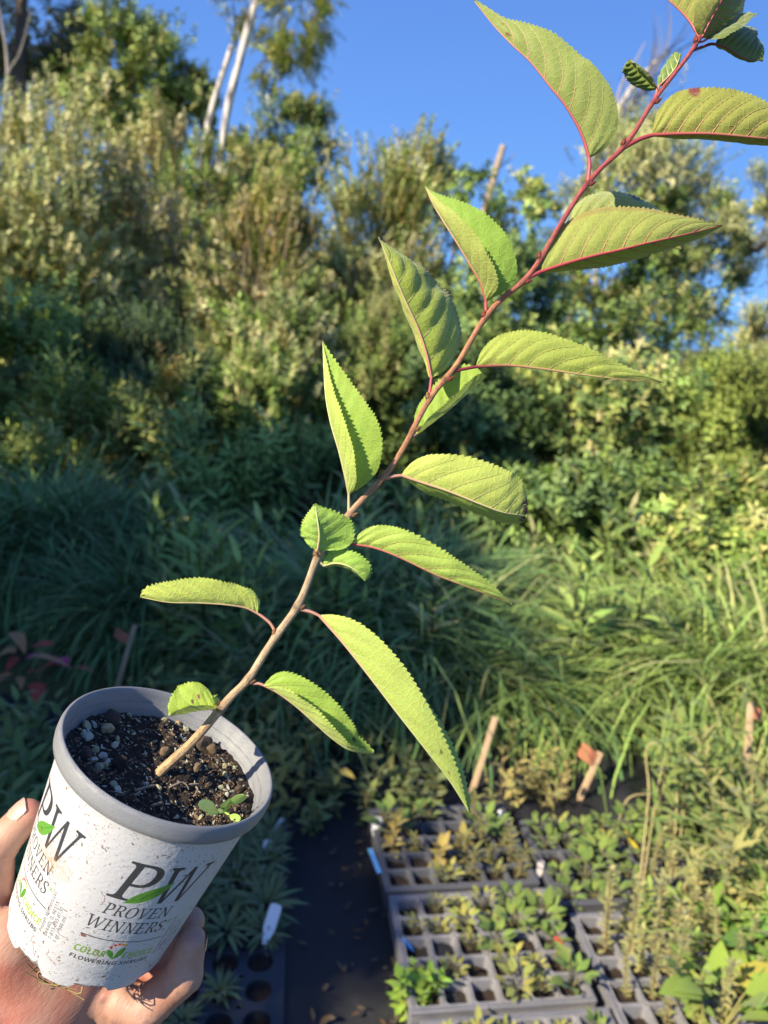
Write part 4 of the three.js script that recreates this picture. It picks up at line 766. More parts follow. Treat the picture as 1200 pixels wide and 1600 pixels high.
// ---------------------------------------------------------------- the hand
{
  const J = (x, y, z, r) => ({ p: V(x, y - 0.004, z), r });
  const bones = [], chain = (...js) => { for (let i = 0; i < js.length - 1; i++) bones.push([js[i], js[i + 1]]); };
  const palm = [J(-0.034, -0.138, 0.008, 0.019), J(0.002, -0.152, -0.004, 0.021), J(0.0, -0.152, -0.03, 0.017), J(-0.005, -0.185, 0.012, 0.026), J(-0.022, -0.235, 0.045, 0.027), J(-0.05, -0.33, 0.1, 0.034), J(-0.075, -0.4, 0.14, 0.038)];
  chain(palm[0], palm[3]); chain(palm[1], palm[3]); chain(palm[2], palm[3]); chain(palm[0], palm[1]); chain(palm[1], palm[2]); chain(palm[3], palm[4], palm[5], palm[6]);
  chain(J(-0.03, -0.165, 0.018, 0.02), J(-0.058, -0.126, 0.0, 0.0145), J(-0.0655, -0.097, -0.006, 0.0105), J(-0.0585, -0.0745, -0.012, 0.0088));                                  // thumb
  chain(J(0.012, -0.155, 0.002, 0.0145), J(0.05, -0.142, 0.012, 0.0112), J(0.0605, -0.116, 0.009, 0.0104), J(0.0565, -0.0965, 0.006, 0.0088));                                     // index finger
  chain(J(0.008, -0.158, -0.006, 0.0145), J(0.035, -0.157, 0.006, 0.0108), J(0.054, -0.135, -0.018, 0.0098), J(0.0545, -0.108, -0.022, 0.0085));                                    // middle finger
  chain(J(0.004, -0.15, -0.024, 0.013), J(0.036, -0.142, -0.042, 0.0102), J(0.044, -0.118, -0.045, 0.0094), J(0.036, -0.098, -0.048, 0.0082));                                      // ring finger
  chain(J(-0.006, -0.146, -0.034, 0.012), J(0.012, -0.137, -0.056, 0.009), J(0.016, -0.118, -0.06, 0.0084), J(0.012, -0.102, -0.058, 0.0074));                                       // little finger
  const sd = (p, [a, b]) => { const ab = b.p.clone().sub(a.p), t = clamp(p.clone().sub(a.p).dot(ab) / ab.lengthSq(), 0, 1), q = a.p.clone().addScaledVector(ab, t); return p.distanceTo(q) - lerp(a.r, b.r, t); };
  const CREASE = [];
  const fold = (a, b, t, w = 0.0009, dep = 0.00055) => { const ax = b.clone().sub(a).normalize(), c = a.clone().lerp(b, t); c.y -= 0.004; for (const k of [-0.0016, 0.0004, 0.0021]) CREASE.push([c.clone().addScaledVector(ax, k), ax, w * (k === 0.0004 ? 1.3 : 0.8), dep * (k === 0.0004 ? 1.2 : 0.7)]); };
  fold(V(0.05, -0.142, 0.012), V(0.0605, -0.116, 0.009), 0.95); fold(V(0.05, -0.142, 0.012), V(0.0605, -0.116, 0.009), 0.1); fold(V(0.012, -0.155, 0.002), V(0.05, -0.142, 0.012), 0.55, 0.0011, 0.0007);
  fold(V(-0.0655, -0.097, -0.006), V(-0.0585, -0.0745, -0.012), 0.05); fold(V(-0.058, -0.126, 0), V(-0.0655, -0.097, -0.006), 0.1, 0.0014, 0.0009); fold(V(0.008, -0.158, -0.006), V(0.035, -0.157, 0.006), 0.9);
  fold(V(-0.034, -0.138, 0.008), V(-0.005, -0.185, 0.012), 0.25, 0.0012, 0.0006); fold(V(-0.034, -0.138, 0.008), V(-0.005, -0.185, 0.012), 0.6, 0.0012, 0.0006);
  const groups = [bones.slice(0, 8), bones.slice(8, 11), bones.slice(11, 14), bones.slice(14, 17), bones.slice(17, 20), bones.slice(20, 23)];
  const smin = (a, b, k) => { const h = clamp(0.5 + (0.5 * (b - a)) / k, 0, 1); return lerp(b, a, h) - k * h * (1 - h); };
  const dist = (p) => {
    let d = 1; for (const b of groups[0]) d = smin(d, sd(p, b), 0.02);
    for (const g of groups.slice(1)) { let f = 1; for (const b of g) f = smin(f, sd(p, b), 0.004); d = smin(d, f, 0.002 + 0.004 * sstep(-p.y, 0.145, 0.165)); }
    for (const [c, ax, w, dep] of CREASE) { const dx = p.x - c.x, dy = p.y - c.y, dz = p.z - c.z, tt = dx * ax.x + dy * ax.y + dz * ax.z; if (Math.abs(tt) < w * 3 && dx * dx + dy * dy + dz * dz < 0.0004) d += dep * Math.exp(-(tt * tt) / (w * w)); }
    // the pot presses into the skin a little
    const y = clamp(p.y, -POT_H, 0), pr = Math.hypot(p.x, p.z) - wallR(y), pd = p.y < -POT_H ? Math.hypot(Math.max(0, pr), p.y + POT_H) * (pr > 0 ? 1 : 1) + (pr < 0 ? 0 : 0) : pr;
    return Math.max(d, -(pd - 0.0003), -0.3 - p.y);
  };
  const res = 132, size = 0.26, cx = -0.01, cy = -0.18, cz = 0.025;
  const mc = new MarchingCubes(res, new THREE.MeshBasicMaterial(), false, false, 220000);
  mc.isolation = 0;
  const half = res / 2;
  for (let k = 0; k < res; k++) for (let j = 0; j < res; j++) for (let i = 0; i < res; i++) mc.field[k * res * res + j * res + i] = -dist(V(cx + ((i - half) / half) * size / 2 * 1.0, cy + ((j - half) / half) * size / 2, cz + ((k - half) / half) * size / 2));
  mc.update();
  const cnt = mc.count ?? mc.geometry.drawRange.count, pos = new Float32Array(cnt * 3);
  for (let i = 0; i < cnt; i++) { pos[i * 3] = cx + mc.positionArray[i * 3] * size / 2; pos[i * 3 + 1] = cy + mc.positionArray[i * 3 + 1] * size / 2; pos[i * 3 + 2] = cz + mc.positionArray[i * 3 + 2] * size / 2; }
  let g = new THREE.BufferGeometry(); g.setAttribute('position', new THREE.BufferAttribute(pos, 3));
  g = mergeVertices(g, 1e-5);
  { const p = g.attributes.position, nn = new Float32Array(p.count * 3), uv = new Float32Array(p.count * 2), col = new Float32Array(p.count * 3), e = 0.0012;
    for (let i = 0; i < p.count; i++) {
      const q = V(p.getX(i), p.getY(i), p.getZ(i)), f = (x, y, z) => dist(V(q.x + x, q.y + y, q.z + z));
      const n = V(f(e, 0, 0) - f(-e, 0, 0), f(0, e, 0) - f(0, -e, 0), f(0, 0, e) - f(0, 0, -e)).normalize(); nn.set([n.x, n.y, n.z], i * 3);
      uv.set([(q.x + q.z * 0.7) * 14, (q.y + q.z * 0.3) * 14], i * 2);
      const m = fbm(q.x * 70, q.y * 70, q.z * 70), w = fbm(q.x * 260 + 9, q.y * 260, q.z * 260); const b2 = sstep(fbm(q.x * 34 + 3, q.y * 34, q.z * 34), 0.42, 0.7); col.set([0.46 + 0.12 * (m - 0.5) + 0.1 * (w - 0.5) + 0.03 * b2, 0.25 + 0.12 * (m - 0.5) + 0.1 * (w - 0.5) - 0.05 * b2, 0.172 + 0.1 * (m - 0.5) + 0.08 * (w - 0.5) - 0.035 * b2], i * 3);
    }
    g.setAttribute('normal', new THREE.BufferAttribute(nn, 3)); g.setAttribute('uv', new THREE.BufferAttribute(uv, 2)); g.setAttribute('color', new THREE.BufferAttribute(col, 3)); }
  const skinBump = dataTex(512, (u, v) => { const a = tileNoise(u, v, 70, 51), b = tileNoise(u, v, 26, 52), l = Math.abs(Math.sin((u * 22 + v * 9 + b * 2.2) * Math.PI)); return 0.45 * a + 0.3 * b + 0.25 * Math.pow(l, 0.4); });
  const t = thing('person', 'bare hand of a person gripping the white pot from below', 'person', POT); t.quaternion.copy(potQ);
  const skin = new THREE.MeshPhysicalMaterial({ color: 0xffffff, vertexColors: true, roughness: 0.55, bumpMap: skinBump, bumpScale: 0.0003, sheen: 0.2, sheenRoughness: 0.6, sheenColor: lin(0.9, 0.5, 0.4) });
  mesh('body', g, skin, t);
  const nailMat = new THREE.MeshPhysicalMaterial({ color: lin(0.6, 0.36, 0.28), roughness: 0.35, clearcoat: 0.3 });
  const nail = (tip, back, outward, w, l) => {
    const dir = tip.p.clone().sub(back.p).normalize(), out = outward.clone().addScaledVector(dir, -outward.dot(dir)).normalize(), side = dir.clone().cross(out), pos = [], idx = [];
    for (let i = 0; i <= 10; i++) for (let j = 0; j <= 8; j++) {                              // a plate that lies on the skin and lifts a little at its free edge
      const u = i / 10, v = (j / 8) * 2 - 1, sh = (u < 0.3 ? Math.sqrt(u / 0.3) * 0.97 + 0.03 : 1) * (1 - 0.12 * Math.pow(u, 6));
      const p = tip.p.clone().addScaledVector(dir, (u - 0.5) * l + 0.001 - 0.0016 * v * v * (u > 0.5 ? 1 : 0.3)).addScaledVector(side, v * sh * tip.r * w).addScaledVector(out, 0.03);
      for (let k = 0; k < 60; k++) { const d = dist(p) - 0.00035 - 0.0006 * sstep(u, 0.75, 1); if (d < 2e-5) break; p.addScaledVector(out, -Math.min(d, 0.004)); if (p.clone().sub(tip.p).dot(out) < tip.r * 0.1) break; }
      pos.push(p.x, p.y, p.z);
    }
    for (let i = 0; i < 10; i++) for (let j = 0; j < 8; j++) { const a = i * 9 + j; idx.push(a, a + 1, a + 9, a + 1, a + 10, a + 9); }
    mesh('fingernail', geoOf(pos, idx), nailMat, t);
  };
  nail(J(-0.0585, -0.0745, -0.012, 0.0088), J(-0.0655, -0.097, -0.006, 0.0105), V(-1, 0.35, 0.5), 0.78, 0.0115);
  nail(J(0.0565, -0.0965, 0.006, 0.0088), J(0.0605, -0.116, 0.009, 0.0104), V(0.95, 0.2, -0.5), 0.75, 0.0105);
}

// ---------------------------------------------------------------- the sapling
{
  const base = (() => { const o = potLocal(EYE), d = ray(249, 1207).applyQuaternion(potQ.clone().invert()), t = (SOIL_Y - o.y) / d.y; return potWorld(...o.addScaledVector(d, t).toArray()); })();
  const D0 = depthOf(base), D1 = D0 - 0.035, dAt = (py) => lerp(D0, D1, clamp((1207 - py) / 1200, 0, 1));
  const t = thing('sapling', 'young shrub sapling with a red stem rising from the white pot', 'sapling', base);
  const at = (px, py, off = 0, ref = py) => P(px, py, dAt(ref) + off).sub(base);
  const stemPx = [[237, 1221, 11], [249, 1207, 10.5], [275, 1183, 9.8], [300, 1160, 9.3], [324, 1133, 9], [345, 1107, 8.8], [365, 1084, 8.2], [388, 1062, 8], [410, 1026, 7.8], [432, 993, 7.8], [450, 969, 7.6], [467, 944, 7.7], [483, 905, 7.2], [495, 872, 7.6], [515, 843, 6.6], [542, 808, 6.6], [568, 778, 6.2], [597, 749, 6.4], [622, 714, 5.8], [643, 677, 5.6], [657, 648, 5.7], [676, 616, 5.8], [695, 593, 5.9], [716, 567, 5.7], [738, 528, 5.5], [759, 495, 5.7], [786, 465, 5.4], [818, 440, 5.6], [846, 403, 5.1], [874, 353, 5], [900, 312, 4.9], [919, 285, 5.2], [945, 257, 4.9], [974, 231, 5.1], [1000, 193, 4.4], [1021, 158, 4.4], [1050, 120, 4.1], [1072, 92, 4.1], [1087, 70, 4.2], [1094, 56, 3.4]];
  const ctrl = stemPx.map(([x, y]) => at(x, y)), radii = stemPx.map(([, y, r]) => (r / FOCAL) * dAt(y));
  const sp = new THREE.CatmullRomCurve3(ctrl, false, 'centripetal'), N = 260, pts = [], rr = [];
  for (let i = 0; i <= N; i++) { const u = i / N, k = u * (ctrl.length - 1), a = Math.min(Math.floor(k), ctrl.length - 2); pts.push(sp.getPoint(u)); rr.push(0.77 * lerp(radii[a], radii[a + 1], k - a) * (1 + 0.05 * (noise(u * 120, 0, 1) - 0.5))); }
  for (let k = 0; k < 6; k++) for (let i = 1; i < N; i++) pts[i].lerp(pts[i - 1].clone().add(pts[i + 1]).multiplyScalar(0.5), 0.5);
  const NODES = [[345, 1107], [388, 1062], [432, 993], [467, 948], [497, 870], [545, 803], [597, 749], [646, 674], [671, 624], [695, 593], [758, 497], [818, 440], [846, 404], [918, 286], [976, 229], [1020, 159], [1087, 70]].map(([x, y]) => at(x, y));
  const nodeAt = pts.map((p) => Math.min(...NODES.map((q) => q.distanceTo(p))));
  for (let i = 0; i <= N; i++) rr[i] *= 1 + 0.2 * Math.exp(-Math.pow(nodeAt[i] / 0.0026, 2));
  const stem = mesh('stem', tube(pts, rr, 12, (u, a) => {
    const py = lerp(1220, 56, u), k = 0.7 + 0.6 * fbm(u * 160, Math.cos(a) * 1.5, Math.sin(a) * 1.5), str = noise(u * 22, Math.cos(a) * 3.2, Math.sin(a) * 3.2) > 0.62 ? 0.8 : 1;
    const A = [0.56, 0.38, 0.2], B = [0.56, 0.41, 0.26], C = [0.52, 0.24, 0.12], D = [0.4, 0.075, 0.075];
    const mix = (p, q, w) => p.map((x, i) => lerp(x, q[i], w)), c = py > 900 ? mix(A, B, sstep(1150 - py, 0, 200)) : py > 560 ? mix(B, C, sstep(900 - py, 30, 260)) : mix(C, D, sstep(560 - py, 20, 240));
    const scar = Math.exp(-Math.pow((nodeAt[Math.round(u * N)] - 0.0008) / 0.0007, 2)) * noise(u * 300, a, 8) * 1.1, len = noise(u * 240, Math.cos(a) * 4, Math.sin(a) * 4) > 0.8 ? 1.35 : 1; return c.map((x) => x * k * str * len * (1 - 0.7 * Math.min(1, scar)));
  }), std(0xffffff, 0.6, { vertexColors: true, bumpMap: scaled(grain, 220, 50), bumpScale: 0.0009 }), t);

  for (const [i, q] of NODES.entries()) {                                                    // a bud in each leaf axil
    let j = 0; nodeAt.forEach((d, k) => { if (pts[k].distanceTo(q) < pts[j].distanceTo(q)) j = k; });
    const up = pts[Math.min(N, j + 3)].clone().sub(pts[Math.max(0, j - 3)]).normalize(), sd = V(i % 2 ? 0.8 : -0.8, i % 2 ? -0.5 : 0.5, 0.35); sd.addScaledVector(up, -sd.dot(up)).normalize();
    const s0 = pts[j].clone().addScaledVector(sd, rr[j] * 0.7), d2 = up.clone().multiplyScalar(0.9).addScaledVector(sd, 0.45).normalize(), l = 0.0042;
    mesh('bud', tube([0, 0.25, 0.55, 0.8, 1].map((t) => s0.clone().addScaledVector(d2, l * t)), [0.0009, 0.0013, 0.0011, 0.0006, 0.0001], 6, (t) => (q.y > 0.22 ? [0.3, 0.06, 0.05] : [0.34, 0.17, 0.08]).map((x) => x * (0.7 + 0.5 * t))), stem.material, stem);
  }
  // Voronoi net: the fine veins between the laterals
  const net = (() => { const r = rng(5), K = 15, cells = []; for (let j = 0; j < K; j++) for (let i = 0; i < K; i++) cells.push([(i + 0.15 + 0.7 * r()) / K, (j + 0.15 + 0.7 * r()) / K]);
    return (u, v) => { let a = 9, b = 9; const ci = Math.floor(u * K), cj = Math.floor(v * K); for (let dj = -1; dj <= 1; dj++) for (let di = -1; di <= 1; di++) { const i = ((ci + di) % K + K) % K, j = ((cj + dj) % K + K) % K, c = cells[j * K + i]; let dx = Math.abs(u - c[0]), dy = Math.abs(v - c[1]); dx = Math.min(dx, 1 - dx); dy = Math.min(dy, 1 - dy); const d = Math.hypot(dx, dy); if (d < a) { b = a; a = d; } else if (d < b) b = d; } return clamp((b - a) * K * 1.5, 0, 1); }; })();
  const netTex = dataTex(512, (u, v) => { const e = net(u, v), n = tileNoise(u, v, 40, 61), k = 0.86 + 0.1 * n; const w = 1 - sstep(e, 0.02, 0.2); return [k + 0.08 * w, k + 0.07 * w, k + 0.03 * w]; }, true);
  const netBump = dataTex(512, (u, v) => sstep(net(u, v), 0, 0.3) * 0.7 + 0.3 * tileNoise(u, v, 60, 62));
  const bladeMat = leafy({ transmission: 0.3, map: scaled(netTex, 1), bumpMap: netBump, bumpScale: 0.00017, clearcoat: 0.22, clearcoatRoughness: 0.5 });
  const ribMat = new THREE.MeshPhysicalMaterial({ color: 0xffffff, vertexColors: true, roughness: 0.5, sheen: 0.1 });

  const UNDER = [0.36, 0.43, 0.10], UPPER = [0.235, 0.33, 0.05], RED = [0.42, 0.07, 0.08], PALE = [0.55, 0.56, 0.26], PINK = [0.5, 0.25, 0.18], TAN = [0.5, 0.4, 0.22];
  let count = 0;
  // pet: petiole from the stem to the blade; mid: rib; halves: [width in px to the left of the rib (negative: right), depth of its edge (mm), colour, options]
  function leaf(o) {
    const seed = ++count * 7.7, ref = o.ref ?? o.pet[0][1], P3 = ([x, y, z = 0]) => V(x, y, (o.off ?? 0) + z), pc = spline(o.mid.map(P3)), world = (v) => P(v.x, v.y, dAt(ref) + v.z / 1000).sub(base);
    const old = sstep(ref, 150, 950), hue = noise(seed, 2, 3) - 0.5, age = [lerp(1.2, 1.85, old) * (1 + 0.16 * hue), lerp(1.14, 1.84, old), lerp(0.9, 1.55, old) * (1 - 0.3 * hue)];
    const n = o.n ?? 150, m = 12, M = [], nrm = [], K = o.veins ?? 8, red = o.rib ?? PALE;
    for (let i = 0; i <= n; i++) { M.push(pc(i / n)); }
    for (let i = 0; i <= n; i++) { const a = M[Math.max(0, i - 1)], b = M[Math.min(n, i + 1)], dx = b.x - a.x, dy = b.y - a.y, l = Math.hypot(dx, dy) || 1; nrm.push([dy / l, -dx / l]); }
    const prof = (u, [a, b]) => { const pk = a / (a + b); return (Math.pow(u, a) * Math.pow(1 - u, b)) / (Math.pow(pk, a) * Math.pow(1 - pk, b)); };
    const ribs = [], blades = [];
    for (const [hi, [w, dz, color, q = {}]] of o.halves.entries()) {
      const pos = [], idx = [], uv = [], col = [], shape = q.shape ?? o.shape ?? [0.66, 1.2], teeth = Math.round((q.teeth ?? o.teeth ?? 38) * 0.95), curl = q.curl ?? 0.12, tooth = (q.tooth ?? 2.6) * 1.6, dzT = q.dzT ?? 0, puck = q.puck ?? o.puck ?? 0.55, surf = [];
      let arc = 0;
      for (let i = 0; i <= n; i++) {
        const u = i / n, f = prof(u, shape), c = M[i], [nx, ny] = nrm[i], wave = 1 + 0.06 * (noise(u * 5, hi, seed) - 0.5);
        const fr = (u * teeth) % 1, saw = ((fr < 0.72 ? fr / 0.72 : (1 - fr) / 0.28) - 0.5) * (0.55 + 0.9 * noise(u * 26, hi * 3, seed)), px = w * f * wave;
        const E = V(c.x + nx * px, c.y + ny * px, c.z + (dz + dzT * u) * f);
        const m3 = world(c), e3 = world(E), T = world(M[Math.min(n, i + 1)]).sub(world(M[Math.max(0, i - 1)])).normalize(), side = e3.clone().sub(m3), hw = side.length(), sd = hw > 1e-6 ? side.clone().divideScalar(hw) : V(1, 0, 0), N = T.clone().cross(sd).normalize().multiplyScalar(w < 0 ? -1 : 1);
        if (i) arc += m3.distanceTo(world(M[i - 1]));
        for (let j = 0; j <= m; j++) {
          const s = j / m, ph = (u - 0.15 * s - 0.13 * s * s) * K + 0.3 + 0.5 * (noise(u * 3.5, hi * 5, seed + 40) - 0.5), pu = Math.pow(Math.abs(Math.sin(Math.PI * ph)), 0.7);
          const rip = 0.0007 * (noise(u * 9, s * 1.5, seed) - 0.5) * s * 3 * (q.ripple ?? 1);
          const pnt = m3.clone().addScaledVector(sd, hw * s * (j === m ? 1 + (saw * tooth) / Math.max(Math.abs(w) * f, 18) : 1)).addScaledVector(T, j === m ? saw * 0.0009 : 0)
            .addScaledVector(N, curl * hw * 4 * s * (1 - s) * (q.flip ?? 1) * 0.5 + puck * 0.0016 * pu * sstep(s, 0, 0.25) * (1 - 0.75 * s) * Math.min(1, f * 2) + rip - (q.roll ?? 0) * hw * s * s * s);
          pos.push(pnt.x, pnt.y, pnt.z); uv.push(arc / 0.05 + seed, (hw * s) / 0.05 + hi * 0.37);
          if (j === m) surf.push(pnt.clone());
          const tone = 0.88 + 0.24 * fbm(u * 6, s * 3, seed), vein = Math.pow(1 - pu, 6) * (1 - s * 0.7) * 0.22 * (q.vein ?? 1);
          let cc = color.map((x, k) => lerp(x * tone * age[k], red[k], vein));
          if (q.edge && s > 0.9) cc = cc.map((x, k) => lerp(x, [0.4, 0.2, 0.1][k], 0.45));
          for (const [su, ss, sr, scol] of o.spots ?? []) { const d = Math.hypot((u - su) * 1.9, (s - ss) * 0.5) / sr + 0.5 * (fbm(u * 40, s * 12, seed) - 0.5); if (d < 1) cc = cc.map((x, k) => lerp(scol[k], x, sstep(d, 0.6, 1))); }
          col.push(...cc);
        }
      }
      for (let i = 0; i < n; i++) for (let j = 0; j < m; j++) { const a = i * (m + 1) + j, b = a + m + 1; w > 0 ? idx.push(a, a + 1, b, a + 1, b + 1, b) : idx.push(a, b, a + 1, a + 1, b, b + 1); }
      blades.push(geoOf(pos, idx, uv, col));
      const get = (u, s) => { const ui = clamp(u * n, 0, n - 0.001), i = Math.floor(ui), k = clamp(s, 0, 1) * m, j = Math.min(Math.floor(k), m - 1), w2 = k - j, at2 = (q) => { const a = (q * (m + 1) + j) * 3; return V(lerp(pos[a], pos[a + 3], w2), lerp(pos[a + 1], pos[a + 4], w2), lerp(pos[a + 2], pos[a + 5], w2)); }; return at2(i).lerp(at2(i + 1), ui - i); };
      if (Math.abs(w) > 14 && (q.veinTube ?? true)) for (let k = 0; k < K; k++) {
        const u0 = (k - 0.3) / K; if (u0 < 0.02 || u0 > 0.84) continue;
        const p = [], r2 = []; for (let j = 0; j <= 10; j++) { const s = (j / 10) * 0.88; let u = u0; for (let z = 0; z < 6; z++) u = (k - 0.3 - 0.5 * (noise(u * 3.5, hi * 5, seed + 40) - 0.5)) / K + 0.15 * s + 0.13 * s * s; p.push(get(u, s)); r2.push(lerp(0.0003, 0.00011, j / 10) * (o.ribScale ?? 1)); }
        ribs.push(tube(p, r2, 5, (z) => red.map((x, c) => lerp(x, color[c], 0.2 + z * 0.7)), false));
      }
    }
    const name = 'leaf', bl = mesh(name, mergeGeometries(blades), bladeMat, t);
    if (o.label) bl.userData.label = o.label;
    const pet = [...o.pet.slice(0, -1).map((p) => world(P3(p))), world(P3(o.mid[0]))], ps = spline(pet), path = [], r3 = [], pr = o.petR ?? 3.2, m2r = dAt(ref) / FOCAL;
    for (let i = 0; i <= 12; i++) { path.push(ps(i / 12)); r3.push(pr * m2r * lerp(1.05, 0.85, i / 12)); }
    for (let i = 4; i <= n; i += 3) { path.push(world(M[i])); r3.push(pr * m2r * lerp(0.82, 0.14, i / n)); }
    const pc2 = o.petColor ?? red;
    mesh('midrib', mergeGeometries([tube(path, r3, 8, (u) => { const k = clamp(u * 2.2 - 0.4, 0, 1); return pc2.map((x, c) => lerp(x, red[c], k)); }), ...ribs]), ribMat, bl);
    return bl;
  }
  const BROWN = [0.12, 0.07, 0.045], MAUVE = [0.3, 0.07, 0.07];
  // from the pot upward
  leaf({ pet: [[345, 1107], [343, 1103], [338, 1106]], mid: [[338, 1106], [322, 1108, -1], [304, 1110, -2], [284, 1115, -3], [263, 1117, -4]], halves: [[-44, 6, UPPER, { shape: [0.5, 0.42], tooth: 2 }], [-9, -14, UNDER, { shape: [0.5, 0.42], tooth: 1.5 }]], n: 90, teeth: 22, veins: 5, petR: 2.4, petColor: TAN, spots: [[0.38, 0.45, 0.07, MAUVE], [0.5, 0.3, 0.05, BROWN]], label: 'small rounded leaf over the pot rim' });
  leaf({ pet: [[345, 1107], [350, 1098], [345, 1094]], mid: [[342, 1103], [338, 1096, -2], [335, 1090, -3], [340, 1085, -4]], halves: [[6, -2, UPPER, { tooth: 1 }], [-5, 3, UPPER, { tooth: 1 }]], n: 30, teeth: 6, veins: 3, petR: 1.6, petColor: TAN, label: 'tiny new leaf at the lowest node' });
  leaf({ pet: [[432, 993], [424, 976], [412, 965], [402, 958]], mid: [[402, 958], [385, 950, -1], [355, 945, -3], [310, 942, -4], [262, 941, -3], [219, 933, 0]], halves: [[-38, -5, UNDER, { shape: [0.6, 0.42] }], [-34, 20, UPPER, { shape: [0.5, 0.6] }]], petR: 2.6, petColor: PINK, rib: TAN, spots: [[0.985, 0.3, 0.05, BROWN]] });
  leaf({ pet: [[388, 1064], [396, 1068], [404, 1068], [413, 1071]], mid: [[413, 1071], [432, 1081, -2], [462, 1103, -3], [492, 1130, -3], [520, 1155, -2], [548, 1173, 0], [584, 1178, 3]], halves: [[17, -12, UNDER, { shape: [0.6, 0.7], tooth: 2 }], [47, 0, UPPER, { shape: [0.5, 0.62] }]], petR: 2.6, petColor: PINK, rib: TAN, spots: [[0.82, 0.6, 0.07, BROWN], [0.88, 0.3, 0.06, BROWN]] });
  leaf({ pet: [[467, 952], [478, 954], [488, 957], [499, 962]], mid: [[499, 962], [535, 1003, -3], [576, 1055, -5], [617, 1109, -5], [662, 1167, -3], [703, 1221, 2], [734, 1271, 8]], halves: [[52, -4, UNDER, { shape: [0.74, 1.25] }], [47, 22, UPPER, { shape: [0.95, 0.95] }]], petR: 2.9, petColor: PINK, rib: PALE, teeth: 46, veins: 7, ribScale: 0.8, spots: [[0.72, 0.55, 0.03, BROWN], [0.7, 0.2, 0.02, MAUVE], [0.8, 0.35, 0.02, MAUVE]] });
  leaf({ pet: [[512, 850, 4], [530, 848, 3], [545, 849]], mid: [[552, 850], [585, 856, -2], [620, 869, -4], [681, 898, -5], [725, 915, -4], [769, 932, 0], [799, 944, 5]], halves: [[43, -2, [0.28, 0.38, 0.08], { shape: [0.58, 1.12], puck: 0.9 }], [24, 24, UPPER, {}]], petR: 2.4, petColor: RED, rib: [0.45, 0.2, 0.13], teeth: 46 });
  leaf({ off: -9, pet: [[497, 868, 7], [495, 862, 2], [496, 860]], mid: [[496, 860], [499, 838, -2], [496, 812, -3], [492, 788, 0]], halves: [[28, 3, [0.27, 0.4, 0.07], { shape: [0.7, 1.0], curl: 0.2 }], [-56, 8, [0.24, 0.36, 0.06], { shape: [0.75, 1.15], curl: -0.2 }]], n: 90, teeth: 22, veins: 6, petR: 2.6, petColor: PINK, rib: PALE, spots: [[1, 0.2, 0.1, MAUVE], [0.62, 0.8, 0.03, BROWN]], label: 'small heart shaped leaf with a pointed tip' });
  leaf({ pet: [[497, 872], [502, 880], [508, 883]], mid: [[506, 884], [525, 880, -3], [545, 885, -5], [560, 895, -5], [570, 908, -3]], halves: [[25, 2, [0.24, 0.37, 0.06], { shape: [0.55, 0.42] }], [-4, 10, UPPER]], n: 80, teeth: 18, veins: 5, petR: 2.2, petColor: TAN, rib: PALE });
  leaf({ pet: [[545, 800], [545, 790], [545, 780], [545, 772]], mid: [[545, 772], [540, 748, -2], [530, 706, -4], [517, 662, -4], [509, 620, -2], [506, 578, 2], [504, 532, 8]], halves: [[-23, -13, UNDER, { shape: [0.66, 1.2], tooth: 2 }], [-70, -7, UPPER, { shape: [0.8, 1.15], veinTube: false, vein: 0.5 }]], petR: 2.5, petColor: TAN, rib: PALE, teeth: 42 });
  leaf({ pet: [[597, 749], [608, 746], [618, 744], [628, 743]], mid: [[628, 743], [657, 753, -2], [702, 768, -4], [749, 787, -4], [784, 800, -2], [806, 804, 1], [822, 806, 4]], halves: [[66, -3, [0.38, 0.45, 0.11], { shape: [0.52, 0.42] }], [-17, 14, [0.27, 0.36, 0.07], { shape: [0.6, 0.5] }]], petR: 2.9, petColor: PINK, rib: [0.56, 0.46, 0.26], spots: [[0.99, 0.45, 0.24, BROWN], [0.72, 0.62, 0.025, BROWN]], teeth: 34, label: 'broad leaf with a withered brown tip' });
  leaf({ off: 14, pet: [[640, 682, -14], [646, 682, -4], [652, 678]], mid: [[652, 678], [676, 660], [705, 637], [735, 610], [759, 588]], halves: [[13, -16, UNDER, { shape: [0.5, 0.3], tooth: 2 }], [46, 7, UPPER, { shape: [0.55, 0.32], veinTube: false }]], n: 100, teeth: 26, veins: 6, petR: 2.2, petColor: PINK, rib: PALE });
  leaf({ pet: [[668, 630], [671, 616], [674, 600]], mid: [[674, 590], [667, 555, 1], [653, 513, 2], [637, 478, 2], [621, 441, 2], [607, 406, 4], [591, 370, 8]], halves: [[8, 18, UNDER, { tooth: 1.5 }], [-66, 36, [0.27, 0.36, 0.07], { shape: [0.7, 1.2], puck: 1.3, edge: true, ripple: 2 }]], petR: 2.8, petColor: RED, rib: [0.46, 0.36, 0.2], teeth: 40, veins: 7, spots: [[0.63, 0.72, 0.03, BROWN]], label: 'puckered leaf turned away from the sun' });
  leaf({ pet: [[693, 594], [712, 580], [728, 576], [745, 573]], mid: [[745, 573], [790, 571, -3], [837, 575, -5], [907, 585, -5], [965, 592, -3], [1038, 598, 4]], halves: [[56, 1, [0.3, 0.37, 0.08], { shape: [0.58, 1.08], puck: 1.05 }], [26, 26, UPPER, {}]], petR: 2.9, petColor: [0.22, 0.03, 0.05], rib: [0.5, 0.32, 0.17], teeth: 46 });
  leaf({ pet: [[758, 500], [759, 488], [759, 470]], mid: [[759, 470], [751, 443, -2], [733, 411, -3], [712, 376, -3], [691, 343, -1], [675, 316, 3], [664, 291, 8]], halves: [[-34, -12, [0.36, 0.42, 0.12], { shape: [0.64, 1.2] }], [-72, -4, [0.24, 0.38, 0.06], { shape: [0.6, 1.25], veinTube: false, vein: 0.6 }]], petR: 2.8, petColor: RED, rib: [0.5, 0.3, 0.18], teeth: 40 });
